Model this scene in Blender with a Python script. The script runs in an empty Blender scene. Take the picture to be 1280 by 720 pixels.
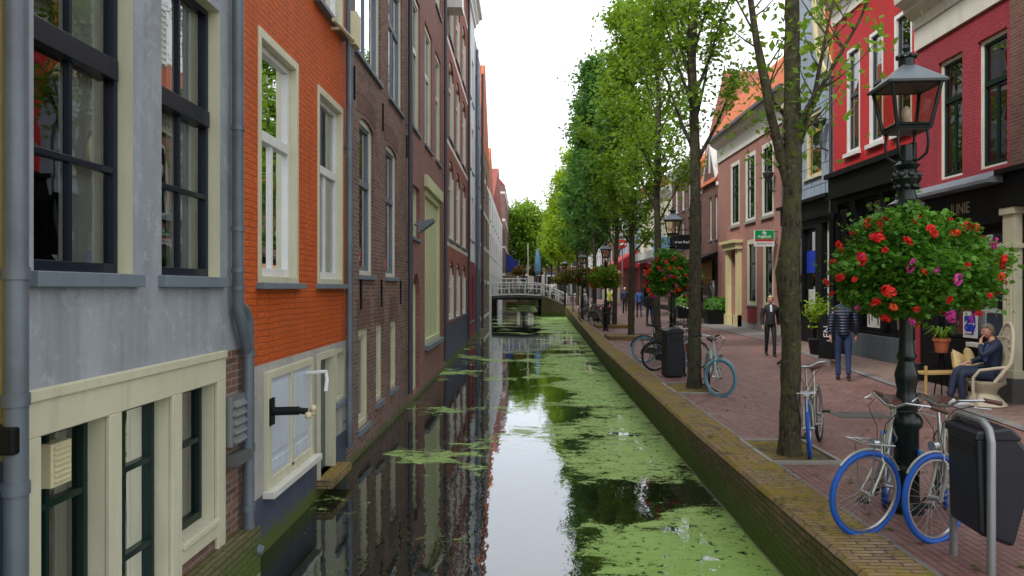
import bpy, bmesh, math, random
import numpy as np
from mathutils import Vector, Matrix, Euler
R = math.radians
rnd = random.Random(7)
sc = bpy.context.scene
col = sc.collection

# ------------------------------------------------------------------ camera, sky, sun, exposure
EYE = 1.95                      # metres above the street
cam_d = bpy.data.cameras.new('camera'); cam = bpy.data.objects.new('camera', cam_d); col.objects.link(cam)
cam.location = (0, 0, EYE); cam.rotation_euler = (R(90), 0, 0)
cam_d.sensor_width = 36; cam_d.lens = 36*900/1280; cam_d.shift_x = -15/1280
cam_d.clip_start = 0.05; cam_d.clip_end = 3000
sc.camera = cam
w = bpy.data.worlds.new('World'); sc.world = w; w.use_nodes = True
nt = w.node_tree; nt.nodes.clear()
SUN_EL, SUN_ROT = 50, 228
sky = nt.nodes.new('ShaderNodeTexSky'); sky.sky_type = 'NISHITA'; sky.sun_disc = False
sky.sun_elevation = R(SUN_EL); sky.sun_rotation = R(SUN_ROT)
tc = nt.nodes.new('ShaderNodeTexCoord'); no = nt.nodes.new('ShaderNodeTexNoise')
no.inputs['Scale'].default_value = 1.6; no.inputs['Detail'].default_value = 5
nt.links.new(tc.outputs['Generated'], no.inputs['Vector'])
cr = nt.nodes.new('ShaderNodeValToRGB')
cr.color_ramp.elements[0].position = .3; cr.color_ramp.elements[0].color = (11.2, 11.7, 12.4, 1)
cr.color_ramp.elements[1].position = .7; cr.color_ramp.elements[1].color = (14.5, 14.7, 15.0, 1)
nt.links.new(no.outputs['Fac'], cr.inputs['Fac'])
mx = nt.nodes.new('ShaderNodeMixRGB'); mx.inputs['Fac'].default_value = .93
nt.links.new(sky.outputs['Color'], mx.inputs['Color1']); nt.links.new(cr.outputs['Color'], mx.inputs['Color2'])
bg = nt.nodes.new('ShaderNodeBackground'); bg.inputs['Strength'].default_value = .1
nt.links.new(mx.outputs['Color'], bg.inputs['Color'])
wo = nt.nodes.new('ShaderNodeOutputWorld'); nt.links.new(bg.outputs['Background'], wo.inputs['Surface'])
sd = bpy.data.lights.new('sun', 'SUN'); sd.energy = 2.3; sd.angle = R(10); sd.color = (1, .95, .87)
so = bpy.data.objects.new('sun', sd); col.objects.link(so)
_d = Vector((math.sin(R(SUN_ROT))*math.cos(R(SUN_EL)), math.cos(R(SUN_ROT))*math.cos(R(SUN_EL)), math.sin(R(SUN_EL))))
so.rotation_euler = _d.to_track_quat('Z', 'Y').to_euler(); so.location = _d*60
vs = sc.view_settings; vs.view_transform = 'Standard'; vs.look = 'None'; vs.gamma = 1; vs.exposure = 0.32
sc.render.resolution_x = 1280; sc.render.resolution_y = 720
try:
    sc.cycles.max_bounces = 7; sc.cycles.transparent_max_bounces = 12
except Exception: pass

# ------------------------------------------------------------------ node helpers and materials
M = {}
class NT:
    def __init__(s, name):
        s.m = bpy.data.materials.new(name); s.m.use_nodes = True; s.t = s.m.node_tree
        s.b = s.t.nodes['Principled BSDF']; s.o = s.t.nodes['Material Output']; M[name] = s.m
    def n(s, typ, **k):
        x = s.t.nodes.new('ShaderNode'+typ)
        for a, v in k.items():
            if a.startswith('_'): setattr(x, a[1:], v)
            else:
                a = a.replace('_', ' ')
                s.put(x, a, v)
        return x
    def put(s, x, a, v):
        i = x.inputs[int(a[1:])] if a[0] == 'I' and a[1:].isdigit() else x.inputs[a]
        if isinstance(v, bpy.types.NodeSocket): s.t.links.new(v, i)
        else:
            if isinstance(v, tuple) and len(v) == 3 and i.type == 'RGBA': v = v+(1,)
            i.default_value = v
    def set(s, **k):
        for a, v in k.items(): s.put(s.b, a.replace('_', ' '), v)
    def noise(s, vec=None, scale=5, detail=4, rough=.55, dist=0):
        x = s.n('TexNoise', Scale=scale, Detail=detail, Roughness=rough, Distortion=dist)
        if vec is not None: s.t.links.new(vec, x.inputs['Vector'])
        return x.outputs['Fac']
    def mix(s, f, a, b, bt='MIX'):
        return s.n('MixRGB', _blend_type=bt, I0=f, I1=a, I2=b).outputs[0]
    def math(s, op, a, b=0.0, clamp=False):
        x = s.n('Math', _operation=op, I0=a, I1=b); x.use_clamp = clamp
        return x.outputs[0]
    def ramp(s, f, stops, interp='LINEAR'):
        x = s.t.nodes.new('ShaderNodeValToRGB'); e = x.color_ramp; e.interpolation = interp
        while len(e.elements) < len(stops): e.elements.new(.5)
        for q, (p, c) in zip(e.elements, stops):
            q.position = p; q.color = (c, c, c, 1) if isinstance(c, (int, float)) else tuple(c)+(1,)
        s.t.links.new(f, x.inputs[0]); return x.outputs[0]
    def mr(s, v, a, b, c=0.0, d=1.0):
        x = s.n('MapRange', I0=v, I1=a, I2=b, I3=c, I4=d); return x.outputs[0]
    def bump(s, h, strength=.4, dist=.01):
        x = s.n('Bump', Strength=strength, Distance=dist, Height=h); return x.outputs[0]
    def uv(s): return s.n('TexCoord').outputs['UV']
    def obj(s): return s.n('TexCoord').outputs['Object']
    def pos(s): return s.n('NewGeometry').outputs['Position']
    def mapv(s, v, scale=(1,1,1), rot=(0,0,0), loc=(0,0,0)):
        return s.n('Mapping', Vector=v, Scale=scale, Rotation=rot, Location=loc).outputs[0]
    def sep(s, v): return s.n('SeparateXYZ', I0=v).outputs

def dark(c, f): return tuple(x*f for x in c)
def paint(name, c, rough=.5, metal=0, var=.18, scale=3, bump=.15, dirt=.25, spec=.5):
    t = NT(name); p = t.pos()
    n1 = t.noise(p, scale, 6, .65); n2 = t.noise(t.mapv(p, (6, 6, .8)), 1.5, 4)
    cc = t.mix(t.math('MULTIPLY', t.ramp(n1, [(.35, 0), (.7, 1)]), var*2, True), c, dark(c, .72))
    cc = t.mix(t.math('MULTIPLY', t.ramp(n2, [(.5, 0), (.75, 1)]), dirt), cc, dark(c, .45))
    t.set(Base_Color=cc, Roughness=rough, Metallic=metal, Specular_IOR_Level=spec)
    if bump: t.set(Normal=t.bump(t.noise(p, 40, 3), bump, .004))
    return t.m
def moss_band(t, cc, top=-.50, wet=True):
    """green growth where the masonry meets the canal"""
    p = t.pos(); z = t.sep(p)[2]
    n = t.noise(p, 7, 5); n2 = t.noise(p, 30, 4)
    f = t.mr(t.math('ADD', z, t.math('MULTIPLY', t.math('SUBTRACT', n, .5), .35)), top+.06, top-.08)
    g = t.mix(n2, (.035, .055, .012), (.13, .16, .03))
    return t.mix(f, cc, g)
def brick(name, c1, c2, mortar, bw=.215, rh=.062, ms=.010, bump=.6, painted=False, moss=False, var=.5, grime=.35, rot=None, soot=(.03,.025,.02)):
    t = NT(name); u = t.uv()
    if rot is not None: u = t.mapv(u, rot=(0, 0, rot))
    wz = t.n('TexNoise', Vector=u, Scale=5.0, Detail=3.0)
    u = t.n('VectorMath', _operation='ADD', I0=u, I1=t.n('VectorMath', _operation='SCALE', I0=wz.outputs['Color'], Scale=.010).outputs[0]).outputs[0]
    b = t.n('TexBrick', Vector=u, Color1=c1, Color2=c2, Mortar=mortar, Scale=1.0, Mortar_Size=ms, Mortar_Smooth=.25, Bias=0.0, Brick_Width=bw, Row_Height=rh)
    p = t.pos()
    big = t.noise(p, 1.1, 5, .6); fine = t.noise(u, 18, 5, .7)
    cc = t.mix(t.math('MULTIPLY', t.ramp(fine, [(.35, 0), (.75, 1)]), var), b.outputs['Color'], dark(c1, .45))
    cc = t.mix(t.math('MULTIPLY', t.ramp(big, [(.45, 0), (.7, 1)]), grime), cc, soot)
    if moss: cc = moss_band(t, cc)
    h = t.math('ADD', t.math('MULTIPLY', b.outputs['Fac'], -.9), t.math('MULTIPLY', fine, .8))
    t.set(Base_Color=cc, Roughness=.85 if not painted else .6, Normal=t.bump(h, bump, .008), Specular_IOR_Level=.3)
    return t.m
def painted_brick(name, c, var=.35):
    t = NT(name); u = t.uv(); p = t.pos()
    w2 = t.mapv(u); nz = t.n('TexNoise', Vector=u, Scale=4.0, Detail=3.0)
    wob = t.n('VectorMath', _operation='ADD', I0=u, I1=t.n('VectorMath', _operation='SCALE', I0=nz.outputs['Color'], Scale=.035).outputs[0]).outputs[0]
    b = t.n('TexBrick', Vector=wob, Scale=1.0, Mortar_Size=.007, Mortar_Smooth=.6, Brick_Width=.21, Row_Height=.06)
    big = t.noise(p, 1.5, 6, .65); fine = t.noise(u, 26, 5, .7); streak = t.noise(t.mapv(p, (5, 5, .5)), 1.2, 4)
    cc = t.mix(t.math('MULTIPLY', t.ramp(big, [(.35, 0), (.7, 1)]), var), c, dark(c, .55))
    cc = t.mix(t.math('MULTIPLY', t.ramp(streak, [(.5, 0), (.75, 1)]), .35), cc, dark(c, .42))
    cc = t.mix(t.math('MULTIPLY', t.ramp(t.noise(t.mapv(u, (1, 2.5, 1)), 5, 6, .75), [(.5, 0), (.62, 1)]), .45), cc, dark(c, .62))
    cc = t.mix(t.math('MULTIPLY', t.ramp(fine, [(.58, 0), (.75, 1)]), .4), cc, tuple(min(1, x*1.25+.05) for x in c))
    cc = t.mix(t.math('MULTIPLY', b.outputs['Fac'], .35), cc, dark(c, .5))
    h = t.math('ADD', t.math('MULTIPLY', b.outputs['Fac'], -.8), t.math('MULTIPLY', fine, 1.1))
    t.set(Base_Color=cc, Roughness=.62, Normal=t.bump(h, 1.0, .022), Specular_IOR_Level=.35)
    return t.m
def plaster(name, c, moss=False, var=.3, joints=None):
    t = NT(name); p = t.pos()
    big = t.noise(p, 2.2, 7, .62, .6); streak = t.noise(t.mapv(p, (5, 5, .6)), 1.0, 5, .6); fine = t.noise(p, 60, 4)
    cc = t.mix(t.math('MULTIPLY', t.ramp(big, [(.38, 0), (.68, 1)]), var), c, dark(c, .62))
    cc = t.mix(t.math('MULTIPLY', t.ramp(streak, [(.46, 0), (.70, 1)]), .5), cc, dark(c, .48))
    cc = t.mix(t.math('MULTIPLY', t.ramp(t.noise(p, 9, 6, .75), [(.54, 0), (.64, 1)]), .35), cc, tuple(min(1, q*1.35+.03) for q in c))
    cc = t.mix(t.math('MULTIPLY', t.ramp(t.noise(t.mapv(p, (14, 14, .9)), 1.0, 3, .5), [(.60, 0), (.72, 1)]), .12), cc, (.12, .11, .09))
    if moss: cc = moss_band(t, cc, moss if isinstance(moss, float) else -.45)
    t.set(Base_Color=cc, Roughness=.78, Normal=t.bump(t.math('ADD', fine, t.math('MULTIPLY', big, 2.0)), .3, .006), Specular_IOR_Level=.3)
    return t.m
def tiles(name, c1, c2, w=.24, h=.3):
    t = NT(name); u = t.uv(); p = t.pos(); s = t.sep(u)
    b = t.n('TexBrick', Vector=u, Color1=c1, Color2=c2, Mortar=dark(c1, .3), Scale=1.0, Mortar_Size=.012, Mortar_Smooth=.5, Brick_Width=w, Row_Height=h, _offset=0.0)
    wave = t.math('SINE', t.math('MULTIPLY', s[0], 2*math.pi/w)); n = t.noise(p, 1.3, 5)
    saw = t.math('FRACT', t.math('DIVIDE', s[1], h))
    cc = t.mix(t.math('MULTIPLY', t.ramp(n, [(.45, 0), (.7, 1)]), .5), b.outputs['Color'], (.12, .06, .025))
    cc = t.mix(t.ramp(t.noise(p, 6, 5), [(.6, 0), (.72, .5)]), cc, (.18, .12, .05))
    t.set(Base_Color=cc, Roughness=.75, Normal=t.bump(t.math('ADD', wave, t.math('MULTIPLY', saw, -1.2)), .8, .03))
    return t.m
def glass(name, tint=(.75, .8, .8), refl=1.0, off=.05):
    t = NT(name); p = t.pos()
    fr = t.n('Fresnel', IOR=1.5)
    nrm = t.bump(t.noise(p, 1.6, 2), .12, .03)
    t.put(fr, 'Normal', nrm)
    g = t.n('BsdfGlossy', Color=(.95, .97, 1, 1), Roughness=.015, Normal=nrm); tr = t.n('BsdfTransparent', Color=tint+(1,))
    f = t.math('ADD', t.math('MULTIPLY', fr.outputs[0], refl), off, True)
    ms = t.n('MixShader', I0=f, I1=tr.outputs[0], I2=g.outputs[0])
    t.t.links.new(ms.outputs[0], t.o.inputs['Surface']); return t.m
def leafmat(name, c1, c2, trans=.35, rough=.55):
    t = NT(name); r = t.n('NewGeometry').outputs['Random Per Island']
    n = t.noise(t.pos(), .9, 3)
    cc = t.mix(t.math('ADD', t.math('MULTIPLY', r, .6), t.math('MULTIPLY', n, .5), True), c1, c2)
    t.set(Base_Color=cc, Roughness=rough, Specular_IOR_Level=.35)
    tl = t.n('BsdfTranslucent', Color=t.mix(.5, cc, (c2[0]*1.6, c2[1]*1.5, c2[2]*.6)))
    ms = t.n('MixShader', I0=trans, I1=t.b.outputs[0], I2=tl.outputs[0])
    t.t.links.new(ms.outputs[0], t.o.inputs['Surface']); return t.m
def bark(name, c1, c2, lichen=.35):
    t = NT(name); o = t.pos()
    n = t.noise(t.mapv(o, (1, 1, .35)), 22, 6, .7); b = t.noise(o, 5, 5, .7); l = t.noise(o, 14, 4, .6)
    cc = t.mix(t.ramp(n, [(.38, 0), (.62, 1)]), c1, c2)
    cc = t.mix(t.math('MULTIPLY', t.ramp(b, [(.45, 0), (.6, 1)]), lichen), cc, (.085, .1, .03))
    cc = t.mix(t.math('MULTIPLY', t.ramp(l, [(.62, 0), (.68, 1)]), lichen), cc, (.2, .19, .13))
    t.set(Base_Color=cc, Roughness=.9, Normal=t.bump(t.math('ADD', n, b), 1.0, .05)); return t.m

painted_brick('orange_paint', (.72, .12, .008), .5); painted_brick('red_paint', (.62, .025, .03), .3); painted_brick('dark_red_paint', (.38, .04, .06), .35)
brick('brown_brick', (.15, .078, .06), (.29, .16, .12), (.30, .24, .21), moss=True)
brick('plum_brick', (.33, .14, .11), (.22, .085, .07), (.3, .22, .19), moss=True, grime=.2)
brick('stripe_brick', (.38, .10, .065), (.26, .065, .045), (.24, .16, .13), moss=True, grime=.2)
brick('rust_brick', (.18, .075, .06), (.13, .055, .05), (.45, .37, .34), moss=True, ms=.012, grime=.2)
brick('rose_brick', (.42, .19, .15), (.34, .145, .12), (.45, .3, .26), grime=.2)
brick('umber_brick', (.20, .10, .075), (.14, .06, .05), (.2, .15, .13))
brick('tan_brick', (.27, .2, .14), (.2, .14, .1), (.3, .25, .2))
plaster('grey_plaster', (.33, .36, .40), var=.5); plaster('pale_plaster', (.42, .41, .38), moss=-.5); plaster('navy_plaster', (.07, .085, .125), moss=-.42)
plaster('ochre_plaster', (.55, .38, .10)); plaster('white_plaster', (.72, .74, .75)); plaster('slate_plaster', (.27, .31, .37), moss=-.4); plaster('cream_plaster', (.62, .58, .46)); plaster('blue_grey_plaster', (.30, .37, .46)); plaster('red_plaster', (.28, .03, .04), moss=-.4)
plaster('dark_grey_plaster', (.10, .12, .14), moss=-.4)
paint('cream', (.60, .58, .42), .45); paint('cream_white', (.68, .67, .60), .42, dirt=.3); paint('white', (.74, .75, .74), .4); paint('shutter_green', (.58, .62, .36), .5)
paint('pale_yellow', (.62, .56, .30), .5); paint('ochre_wood', (.55, .36, .08), .5)
paint('navy', (.009, .014, .026), .3, dirt=.1, spec=.25); paint('black_paint', (.007, .008, .009), .4, dirt=.1, spec=.2); paint('dark_green', (.006, .022, .018), .3, dirt=.1, spec=.25); paint('grey_door', (.09, .11, .115), .45)
paint('sill_grey', (.16, .2, .235), .55); paint('stone', (.30, .29, .26), .8, dirt=.4); paint('dark_stone', (.10, .10, .095), .8)
paint('zinc', (.16, .19, .225), .5, .35, var=.5, dirt=.6); paint('dark_zinc', (.075, .08, .10), .5, .3); paint('lead', (.20, .23, .27), .55, .2, var=.4, dirt=.4)
paint('panel_blue', (.60, .66, .74), .4); paint('maroon', (.22, .02, .02), .45); paint('steel', (.5, .52, .54), .3, .9, dirt=.1); paint('galv', (.30, .32, .33), .42, .6)
paint('lamp_green', (.005, .013, .011), .28, dirt=.05, var=.1, spec=.4); paint('lamp_roof', (.13, .16, .18), .4, .4)
paint('bin_plastic', (.008, .013, .022), .42, bump=.3, var=.5, dirt=.35); paint('rubber_black', (.008, .012, .012), .7); paint('blue_tyre', (.004, .10, .50), .6, dirt=.4, var=.4, scale=9); paint('pale_blue_tyre', (.08, .33, .48), .5, dirt=.2)
paint('frame_silver', (.40, .42, .36), .35, .5); paint('frame_mint', (.45, .62, .60), .35); paint('frame_black', (.018, .018, .02), .35); paint('leather', (.09, .035, .022), .55); paint('blue_gear', (.02, .17, .5), .5); paint('red_frame', (.2, .03, .03), .4)
paint('terracotta', (.42, .12, .05), .75); paint('wicker', (.50, .44, .33), .7, bump=.6); paint('bamboo', (.50, .33, .12), .5); paint('cushion', (.62, .46, .22), .9)
paint('awning_tan', (.42, .24, .09), .8); paint('awning_red', (.5, .03, .04), .8); paint('awning_blue', (.02, .04, .28), .8); paint('banner_blue', (.13, .28, .45), .8)
paint('sign_green', (.0, .28, .07), .4, dirt=.05); paint('sign_red', (.5, .02, .02), .4, dirt=.05); paint('sign_white', (.75, .76, .78), .4, dirt=.05); paint('poster_blue', (.015, .05, .5), .5, dirt=0)
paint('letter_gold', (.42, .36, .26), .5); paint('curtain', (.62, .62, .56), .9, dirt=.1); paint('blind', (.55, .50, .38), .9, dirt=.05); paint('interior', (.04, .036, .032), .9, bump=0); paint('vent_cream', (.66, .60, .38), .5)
paint('bulb_glass', (.75, .75, .65), .2)
paint('skin', (.52, .27, .19), .55, var=.08, dirt=0); paint('hair_blond', (.55, .42, .22), .7); paint('hair_dark', (.05, .035, .025), .7); paint('hair_grey', (.16, .13, .10), .8)
paint('denim', (.02, .045, .12), .85, dirt=.4, var=.6, scale=12, bump=.6); paint('dark_cloth', (.014, .015, .02), .8, dirt=.05, var=.5, scale=14, bump=.6); paint('navy_cloth', (.012, .022, .06), .7, var=.5, scale=14, bump=.6); paint('blue_cloth', (.05, .13, .36), .8); paint('white_cloth', (.6, .62, .66), .85); paint('yellow_cloth', (.5, .55, .06), .8)
paint('eye_dark', (.02, .015, .012), .3); paint('lips', (.35, .10, .09), .5)
paint('petal_red', (.72, .012, .008), .6, dirt=0, bump=0); paint('petal_pink', (.62, .05, .33), .6, dirt=0, bump=0); paint('petal_orange', (.75, .09, .01), .6, dirt=0, bump=0)
tiles('orange_tiles', (.62, .15, .035), (.48, .10, .03)); tiles('brown_tiles', (.38, .10, .045), (.26, .07, .04)); tiles('red_tiles', (.34, .06, .05), (.25, .045, .04))
glass('pane_glass', (.7, .75, .75), 1.7, .07); glass('far_glass', (.35, .38, .4), 1.0, .08); glass('lamp_glass', (.80, .72, .64), .12, .0)
leafmat('leaf_mid', (.05, .15, .016), (.24, .40, .04), .45); leafmat('leaf_dark', (.028, .10, .022), (.10, .24, .045), .4); leafmat('leaf_lime', (.12, .24, .012), (.30, .45, .03), .45); leafmat('leaf_flower', (.025, .11, .012), (.13, .33, .03), .3); leafmat('leaf_dry', (.08, .07, .02), (.14, .16, .03))
bark('bark_mossy', (.018, .014, .009), (.10, .08, .05), .8); bark('bark_grey', (.022, .019, .013), (.085, .072, .05), .45)

# striped quilted jacket
t = NT('quilted_navy'); s_ = t.sep(t.pos()); wv = t.math('SINE', t.math('MULTIPLY', s_[2], 105.0))
t.set(Base_Color=t.mix(t.mr(wv, -.2, .9), (.011, .022, .052), (.006, .011, .026)), Roughness=.5, Normal=t.bump(wv, .7, .01))

# ------------------------------------------------------------------ mesh builder and object helpers
class MB:
    def __init__(s): s.v = []; s.f = []; s.m = []
    def add(s, vs, fs, m=0):
        b = len(s.v); s.v += [tuple(p) for p in vs]
        for f in fs: s.f.append(tuple(b+i for i in f)); s.m.append(m)
        return s
    def box(s, x0, x1, y0, y1, z0, z1, m=0):
        if x0 > x1: x0, x1 = x1, x0
        if y0 > y1: y0, y1 = y1, y0
        if z0 > z1: z0, z1 = z1, z0
        vs = [(x0,y0,z0),(x1,y0,z0),(x1,y1,z0),(x0,y1,z0),(x0,y0,z1),(x1,y0,z1),(x1,y1,z1),(x0,y1,z1)]
        return s.add(vs, [(0,3,2,1),(4,5,6,7),(0,1,5,4),(1,2,6,5),(2,3,7,6),(3,0,4,7)], m)
    def quad(s, a, b, c, d, m=0): return s.add([a,b,c,d], [(0,1,2,3)], m)
    def prism(s, poly, axis, a, b, m=0):
        """poly = 2D outline extruded along axis ('x','y','z') from a to b"""
        def P(p, t): return {'x': (t, p[0], p[1]), 'y': (p[0], t, p[1]), 'z': (p[0], p[1], t)}[axis]
        n = len(poly); vs = [P(p, a) for p in poly]+[P(p, b) for p in poly]
        fs = [tuple(range(n))[::-1], tuple(range(n, 2*n))]+[(i, (i+1) % n, (i+1) % n+n, i+n) for i in range(n)]
        return s.add(vs, fs, m)
    def tube(s, pts, r, n=8, m=0, caps=True):
        pts = [Vector(p) for p in pts]; rs = r if isinstance(r, (list, tuple)) else [r]*len(pts)
        vs = []; prev = None
        for i, p in enumerate(pts):
            d = (pts[min(i+1, len(pts)-1)]-pts[max(i-1, 0)]).normalized()
            if prev is None:
                a = d.orthogonal().normalized()
            else:
                a = (prev-d*prev.dot(d))
                a = a.normalized() if a.length > 1e-6 else d.orthogonal().normalized()
            prev = a; b = d.cross(a)
            for k in range(n):
                t_ = 2*math.pi*k/n; vs.append(p+a*(math.cos(t_)*rs[i])+b*(math.sin(t_)*rs[i]))
        fs = []
        for i in range(len(pts)-1):
            for k in range(n): fs.append((i*n+k, i*n+(k+1) % n, (i+1)*n+(k+1) % n, (i+1)*n+k))
        if caps: fs.append(tuple(range(n))[::-1]); fs.append(tuple(range((len(pts)-1)*n, len(pts)*n)))
        return s.add(vs, fs, m)
    def lathe(s, prof, n=16, c=(0,0,0), m=0, rot=0.0):
        vs = []
        for r_, z in prof:
            for k in range(n):
                t_ = 2*math.pi*k/n+rot; vs.append((c[0]+r_*math.cos(t_), c[1]+r_*math.sin(t_), c[2]+z))
        fs = []; L = len(prof)
        for i in range(L-1):
            for k in range(n): fs.append((i*n+k, i*n+(k+1) % n, (i+1)*n+(k+1) % n, (i+1)*n+k))
        fs.append(tuple(range(n))[::-1]); fs.append(tuple(range((L-1)*n, L*n)))
        return s.add(vs, fs, m)
    def torus(s, c, r, tr, axis='y', n=28, k=8, m=0, a0=0, a1=360):
        full = abs(a1-a0) >= 360; pts = []
        for i in range(n+(0 if full else 1)):
            a = R(a0+(a1-a0)*i/n)
            q = (r*math.cos(a), r*math.sin(a))
            pts.append({'y': (c[0]+q[0], c[1], c[2]+q[1]), 'z': (c[0]+q[0], c[1]+q[1], c[2]), 'x': (c[0], c[1]+q[0], c[2]+q[1])}[axis])
        if not full: return s.tube(pts, tr, k, m)
        vs = []; N = len(pts); C = Vector(c); ax = Vector({'y': (0,1,0), 'z': (0,0,1), 'x': (1,0,0)}[axis])
        for p in pts:
            rad = (Vector(p)-C).normalized()
            for j in range(k):
                t_ = 2*math.pi*j/k; vs.append(Vector(p)+rad*(tr*math.cos(t_))+ax*(tr*math.sin(t_)))
        fs = [(i*k+j, i*k+(j+1) % k, ((i+1) % N)*k+(j+1) % k, ((i+1) % N)*k+j) for i in range(N) for j in range(k)]
        return s.add(vs, fs, m)
    def ball(s, c, r, n=12, k=8, m=0, sc_=(1,1,1)):
        prof = [(max(1e-4, math.sin(math.pi*i/k))*r, -math.cos(math.pi*i/k)*r) for i in range(k+1)]
        b = len(s.v); s.lathe(prof, n, (0,0,0), m)
        for i in range(b, len(s.v)):
            v = s.v[i]; s.v[i] = (c[0]+v[0]*sc_[0], c[1]+v[1]*sc_[1], c[2]+v[2]*sc_[2])
        return s
    def build(s, name, mats, parent=None, smooth=False, uv=True, fixn=True, bevel=0):
        me = bpy.data.meshes.new(name)
        me.from_pydata(s.v, [], s.f)
        mats = mats if isinstance(mats, (list, tuple)) else [mats]
        for q in mats: me.materials.append(M[q])
        me.polygons.foreach_set('material_index', s.m)
        me.update()
        if fixn and len(s.f) < 6000:
            bm = bmesh.new(); bm.from_mesh(me); bmesh.ops.recalc_face_normals(bm, faces=bm.faces)
            bm.to_mesh(me); bm.free()
        if smooth: me.polygons.foreach_set('use_smooth', [True]*len(me.polygons))
        if uv: boxuv(me)
        o = bpy.data.objects.new(name, me); col.objects.link(o)
        if parent: o.parent = parent
        if bevel:
            b = o.modifiers.new('bevel', 'BEVEL'); b.width = bevel; b.segments = 2; b.limit_method = 'ANGLE'
        if smooth:
            try:
                ang = R(40)
                for e in me.edges: pass
                me.set_sharp_from_angle(angle=ang)
            except Exception: pass
        return o
def boxuv(me):
    l = me.uv_layers.new(name='UVMap'); n = len(me.loops)
    co = np.empty(len(me.vertices)*3); me.vertices.foreach_get('co', co); co = co.reshape(-1, 3)
    vi = np.empty(n, dtype=np.int32); me.loops.foreach_get('vertex_index', vi)
    nor = np.empty(len(me.polygons)*3); me.polygons.foreach_get('normal', nor); nor = np.abs(nor.reshape(-1, 3))
    tot = np.empty(len(me.polygons), dtype=np.int32); me.polygons.foreach_get('loop_total', tot)
    ln = np.repeat(nor, tot, axis=0); p = co[vi]; ax = ln.argmax(axis=1)
    uvs = np.where((ax == 0)[:, None], p[:, [1, 2]], np.where((ax == 1)[:, None], p[:, [0, 2]], p[:, [0, 1]]))
    # steep-ish slopes: keep true length down the slope
    l.data.foreach_set('uv', uvs.astype(np.float32).ravel())
def empty(name, loc, rz=0, label=None, cat=None, group=None):
    o = bpy.data.objects.new(name, None); col.objects.link(o); o.location = loc; o.rotation_euler = (0, 0, rz); o.empty_display_size = .3
    return tag(o, label, cat, group)
def tag(o, label=None, cat=None, group=None, kind=None):
    if label: o['label'] = label
    if cat: o['category'] = cat
    if group: o['group'] = group
    if kind: o['kind'] = kind
    return o
KIDS = None
def copy_tree(o, parent=None):
    c = o.copy(); col.objects.link(c)
    if parent is not None:
        c.parent = parent; c.matrix_parent_inverse = o.matrix_parent_inverse.copy()
    for ch in [x for x in bpy.data.objects if x.parent == o]: copy_tree(ch, c)
    return c
def place_copy(o, loc, rz, label, scale=1):
    c = copy_tree(o); c.location = loc; c.rotation_euler = (o.rotation_euler[0], o.rotation_euler[1], rz); c.scale = (scale,)*3
    c['label'] = label; return c
def leaves_mesh(name, mat, C, size, seed, parent=None, up=.35, elong=1.5):
    """C: Nx3 centres -> small folded leaf faces with random facing"""
    rg = np.random.default_rng(seed); N = len(C)
    nrm = rg.normal(size=(N, 3)); nrm[:, 2] = np.abs(nrm[:, 2])+up; nrm /= np.linalg.norm(nrm, axis=1)[:, None]
    a = np.cross(nrm, rg.normal(size=(N, 3))); a /= np.linalg.norm(a, axis=1)[:, None]+1e-9; b = np.cross(nrm, a)
    s = (size*(.6+.8*rg.random(N)))[:, None]
    V = np.stack([C-a*s*elong*.5, C+b*s*.42+nrm*s*.1, C+a*s*elong*.5, C-b*s*.42+nrm*s*.1], axis=1).reshape(-1, 3)
    me = bpy.data.meshes.new(name); me.vertices.add(4*N); me.vertices.foreach_set('co', V.ravel())
    me.loops.add(4*N); me.loops.foreach_set('vertex_index', np.arange(4*N)); me.polygons.add(N)
    me.polygons.foreach_set('loop_start', np.arange(0, 4*N, 4)); me.update(); me.validate()
    me.materials.append(M[mat]); o = bpy.data.objects.new(name, me); col.objects.link(o)
    if parent: o.parent = parent
    return o
def text(name, s, size, mat, parent, loc, rot=(R(90), 0, 0), ext=.004, sx=1, bold=0, sy=1, align='CENTER'):
    c = bpy.data.curves.new(name, 'FONT'); c.body = s; c.size = size; c.extrude = ext; c.offset = bold
    c.align_x = align; c.align_y = 'CENTER'; c.resolution_u = 3
    o = bpy.data.objects.new(name, c); col.objects.link(o)
    dg = bpy.context.evaluated_depsgraph_get(); me = bpy.data.meshes.new_from_object(o.evaluated_get(dg)); bpy.data.objects.remove(o)
    me.materials.clear(); me.materials.append(M[mat]); o = bpy.data.objects.new(name, me); col.objects.link(o)
    o.location = loc; o.rotation_euler = rot; o.scale = (sx, sy, 1)
    if parent: o.parent = parent
    return o
# ------------------------------------------------------------------ setting: ground, canal, quay, street
t = NT('dark_pane'); t.set(Base_Color=(.02, .024, .026), Roughness=.04, Specular_IOR_Level=.8, Normal=t.bump(t.noise(t.pos(), 1.5, 2), .15, .03))
WZ = -.60
QW = [(2.30, -6), (2.30, 6.4), (2.42, 10), (2.52, 15), (2.70, 22.7), (3.05, 36), (3.75, 64)]        # quay wall at the water
QT = [(2.27, -6), (2.27, 6.0), (2.28, 10), (2.36, 15), (2.50, 23.7), (2.86, 34), (3.62, 64)]        # quay wall top edge
def lerp(pl, y):
    for (xa, ya), (xb, yb) in zip(pl, pl[1:]):
        if y <= yb: return xa+(xb-xa)*(y-ya)/(yb-ya)
    return pl[-1][0]
def pz(y):                                             # the street rises gently towards the footbridge
    t_ = min(1, max(0, (y-34)/30)); return .36*t_*t_*(3-2*t_)
YS = [-6, -2, 1, 3, 4.5, 6, 8, 10, 12, 15, 19, 23.7, 28, 34, 40, 46, 52, 58, 64]
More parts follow.
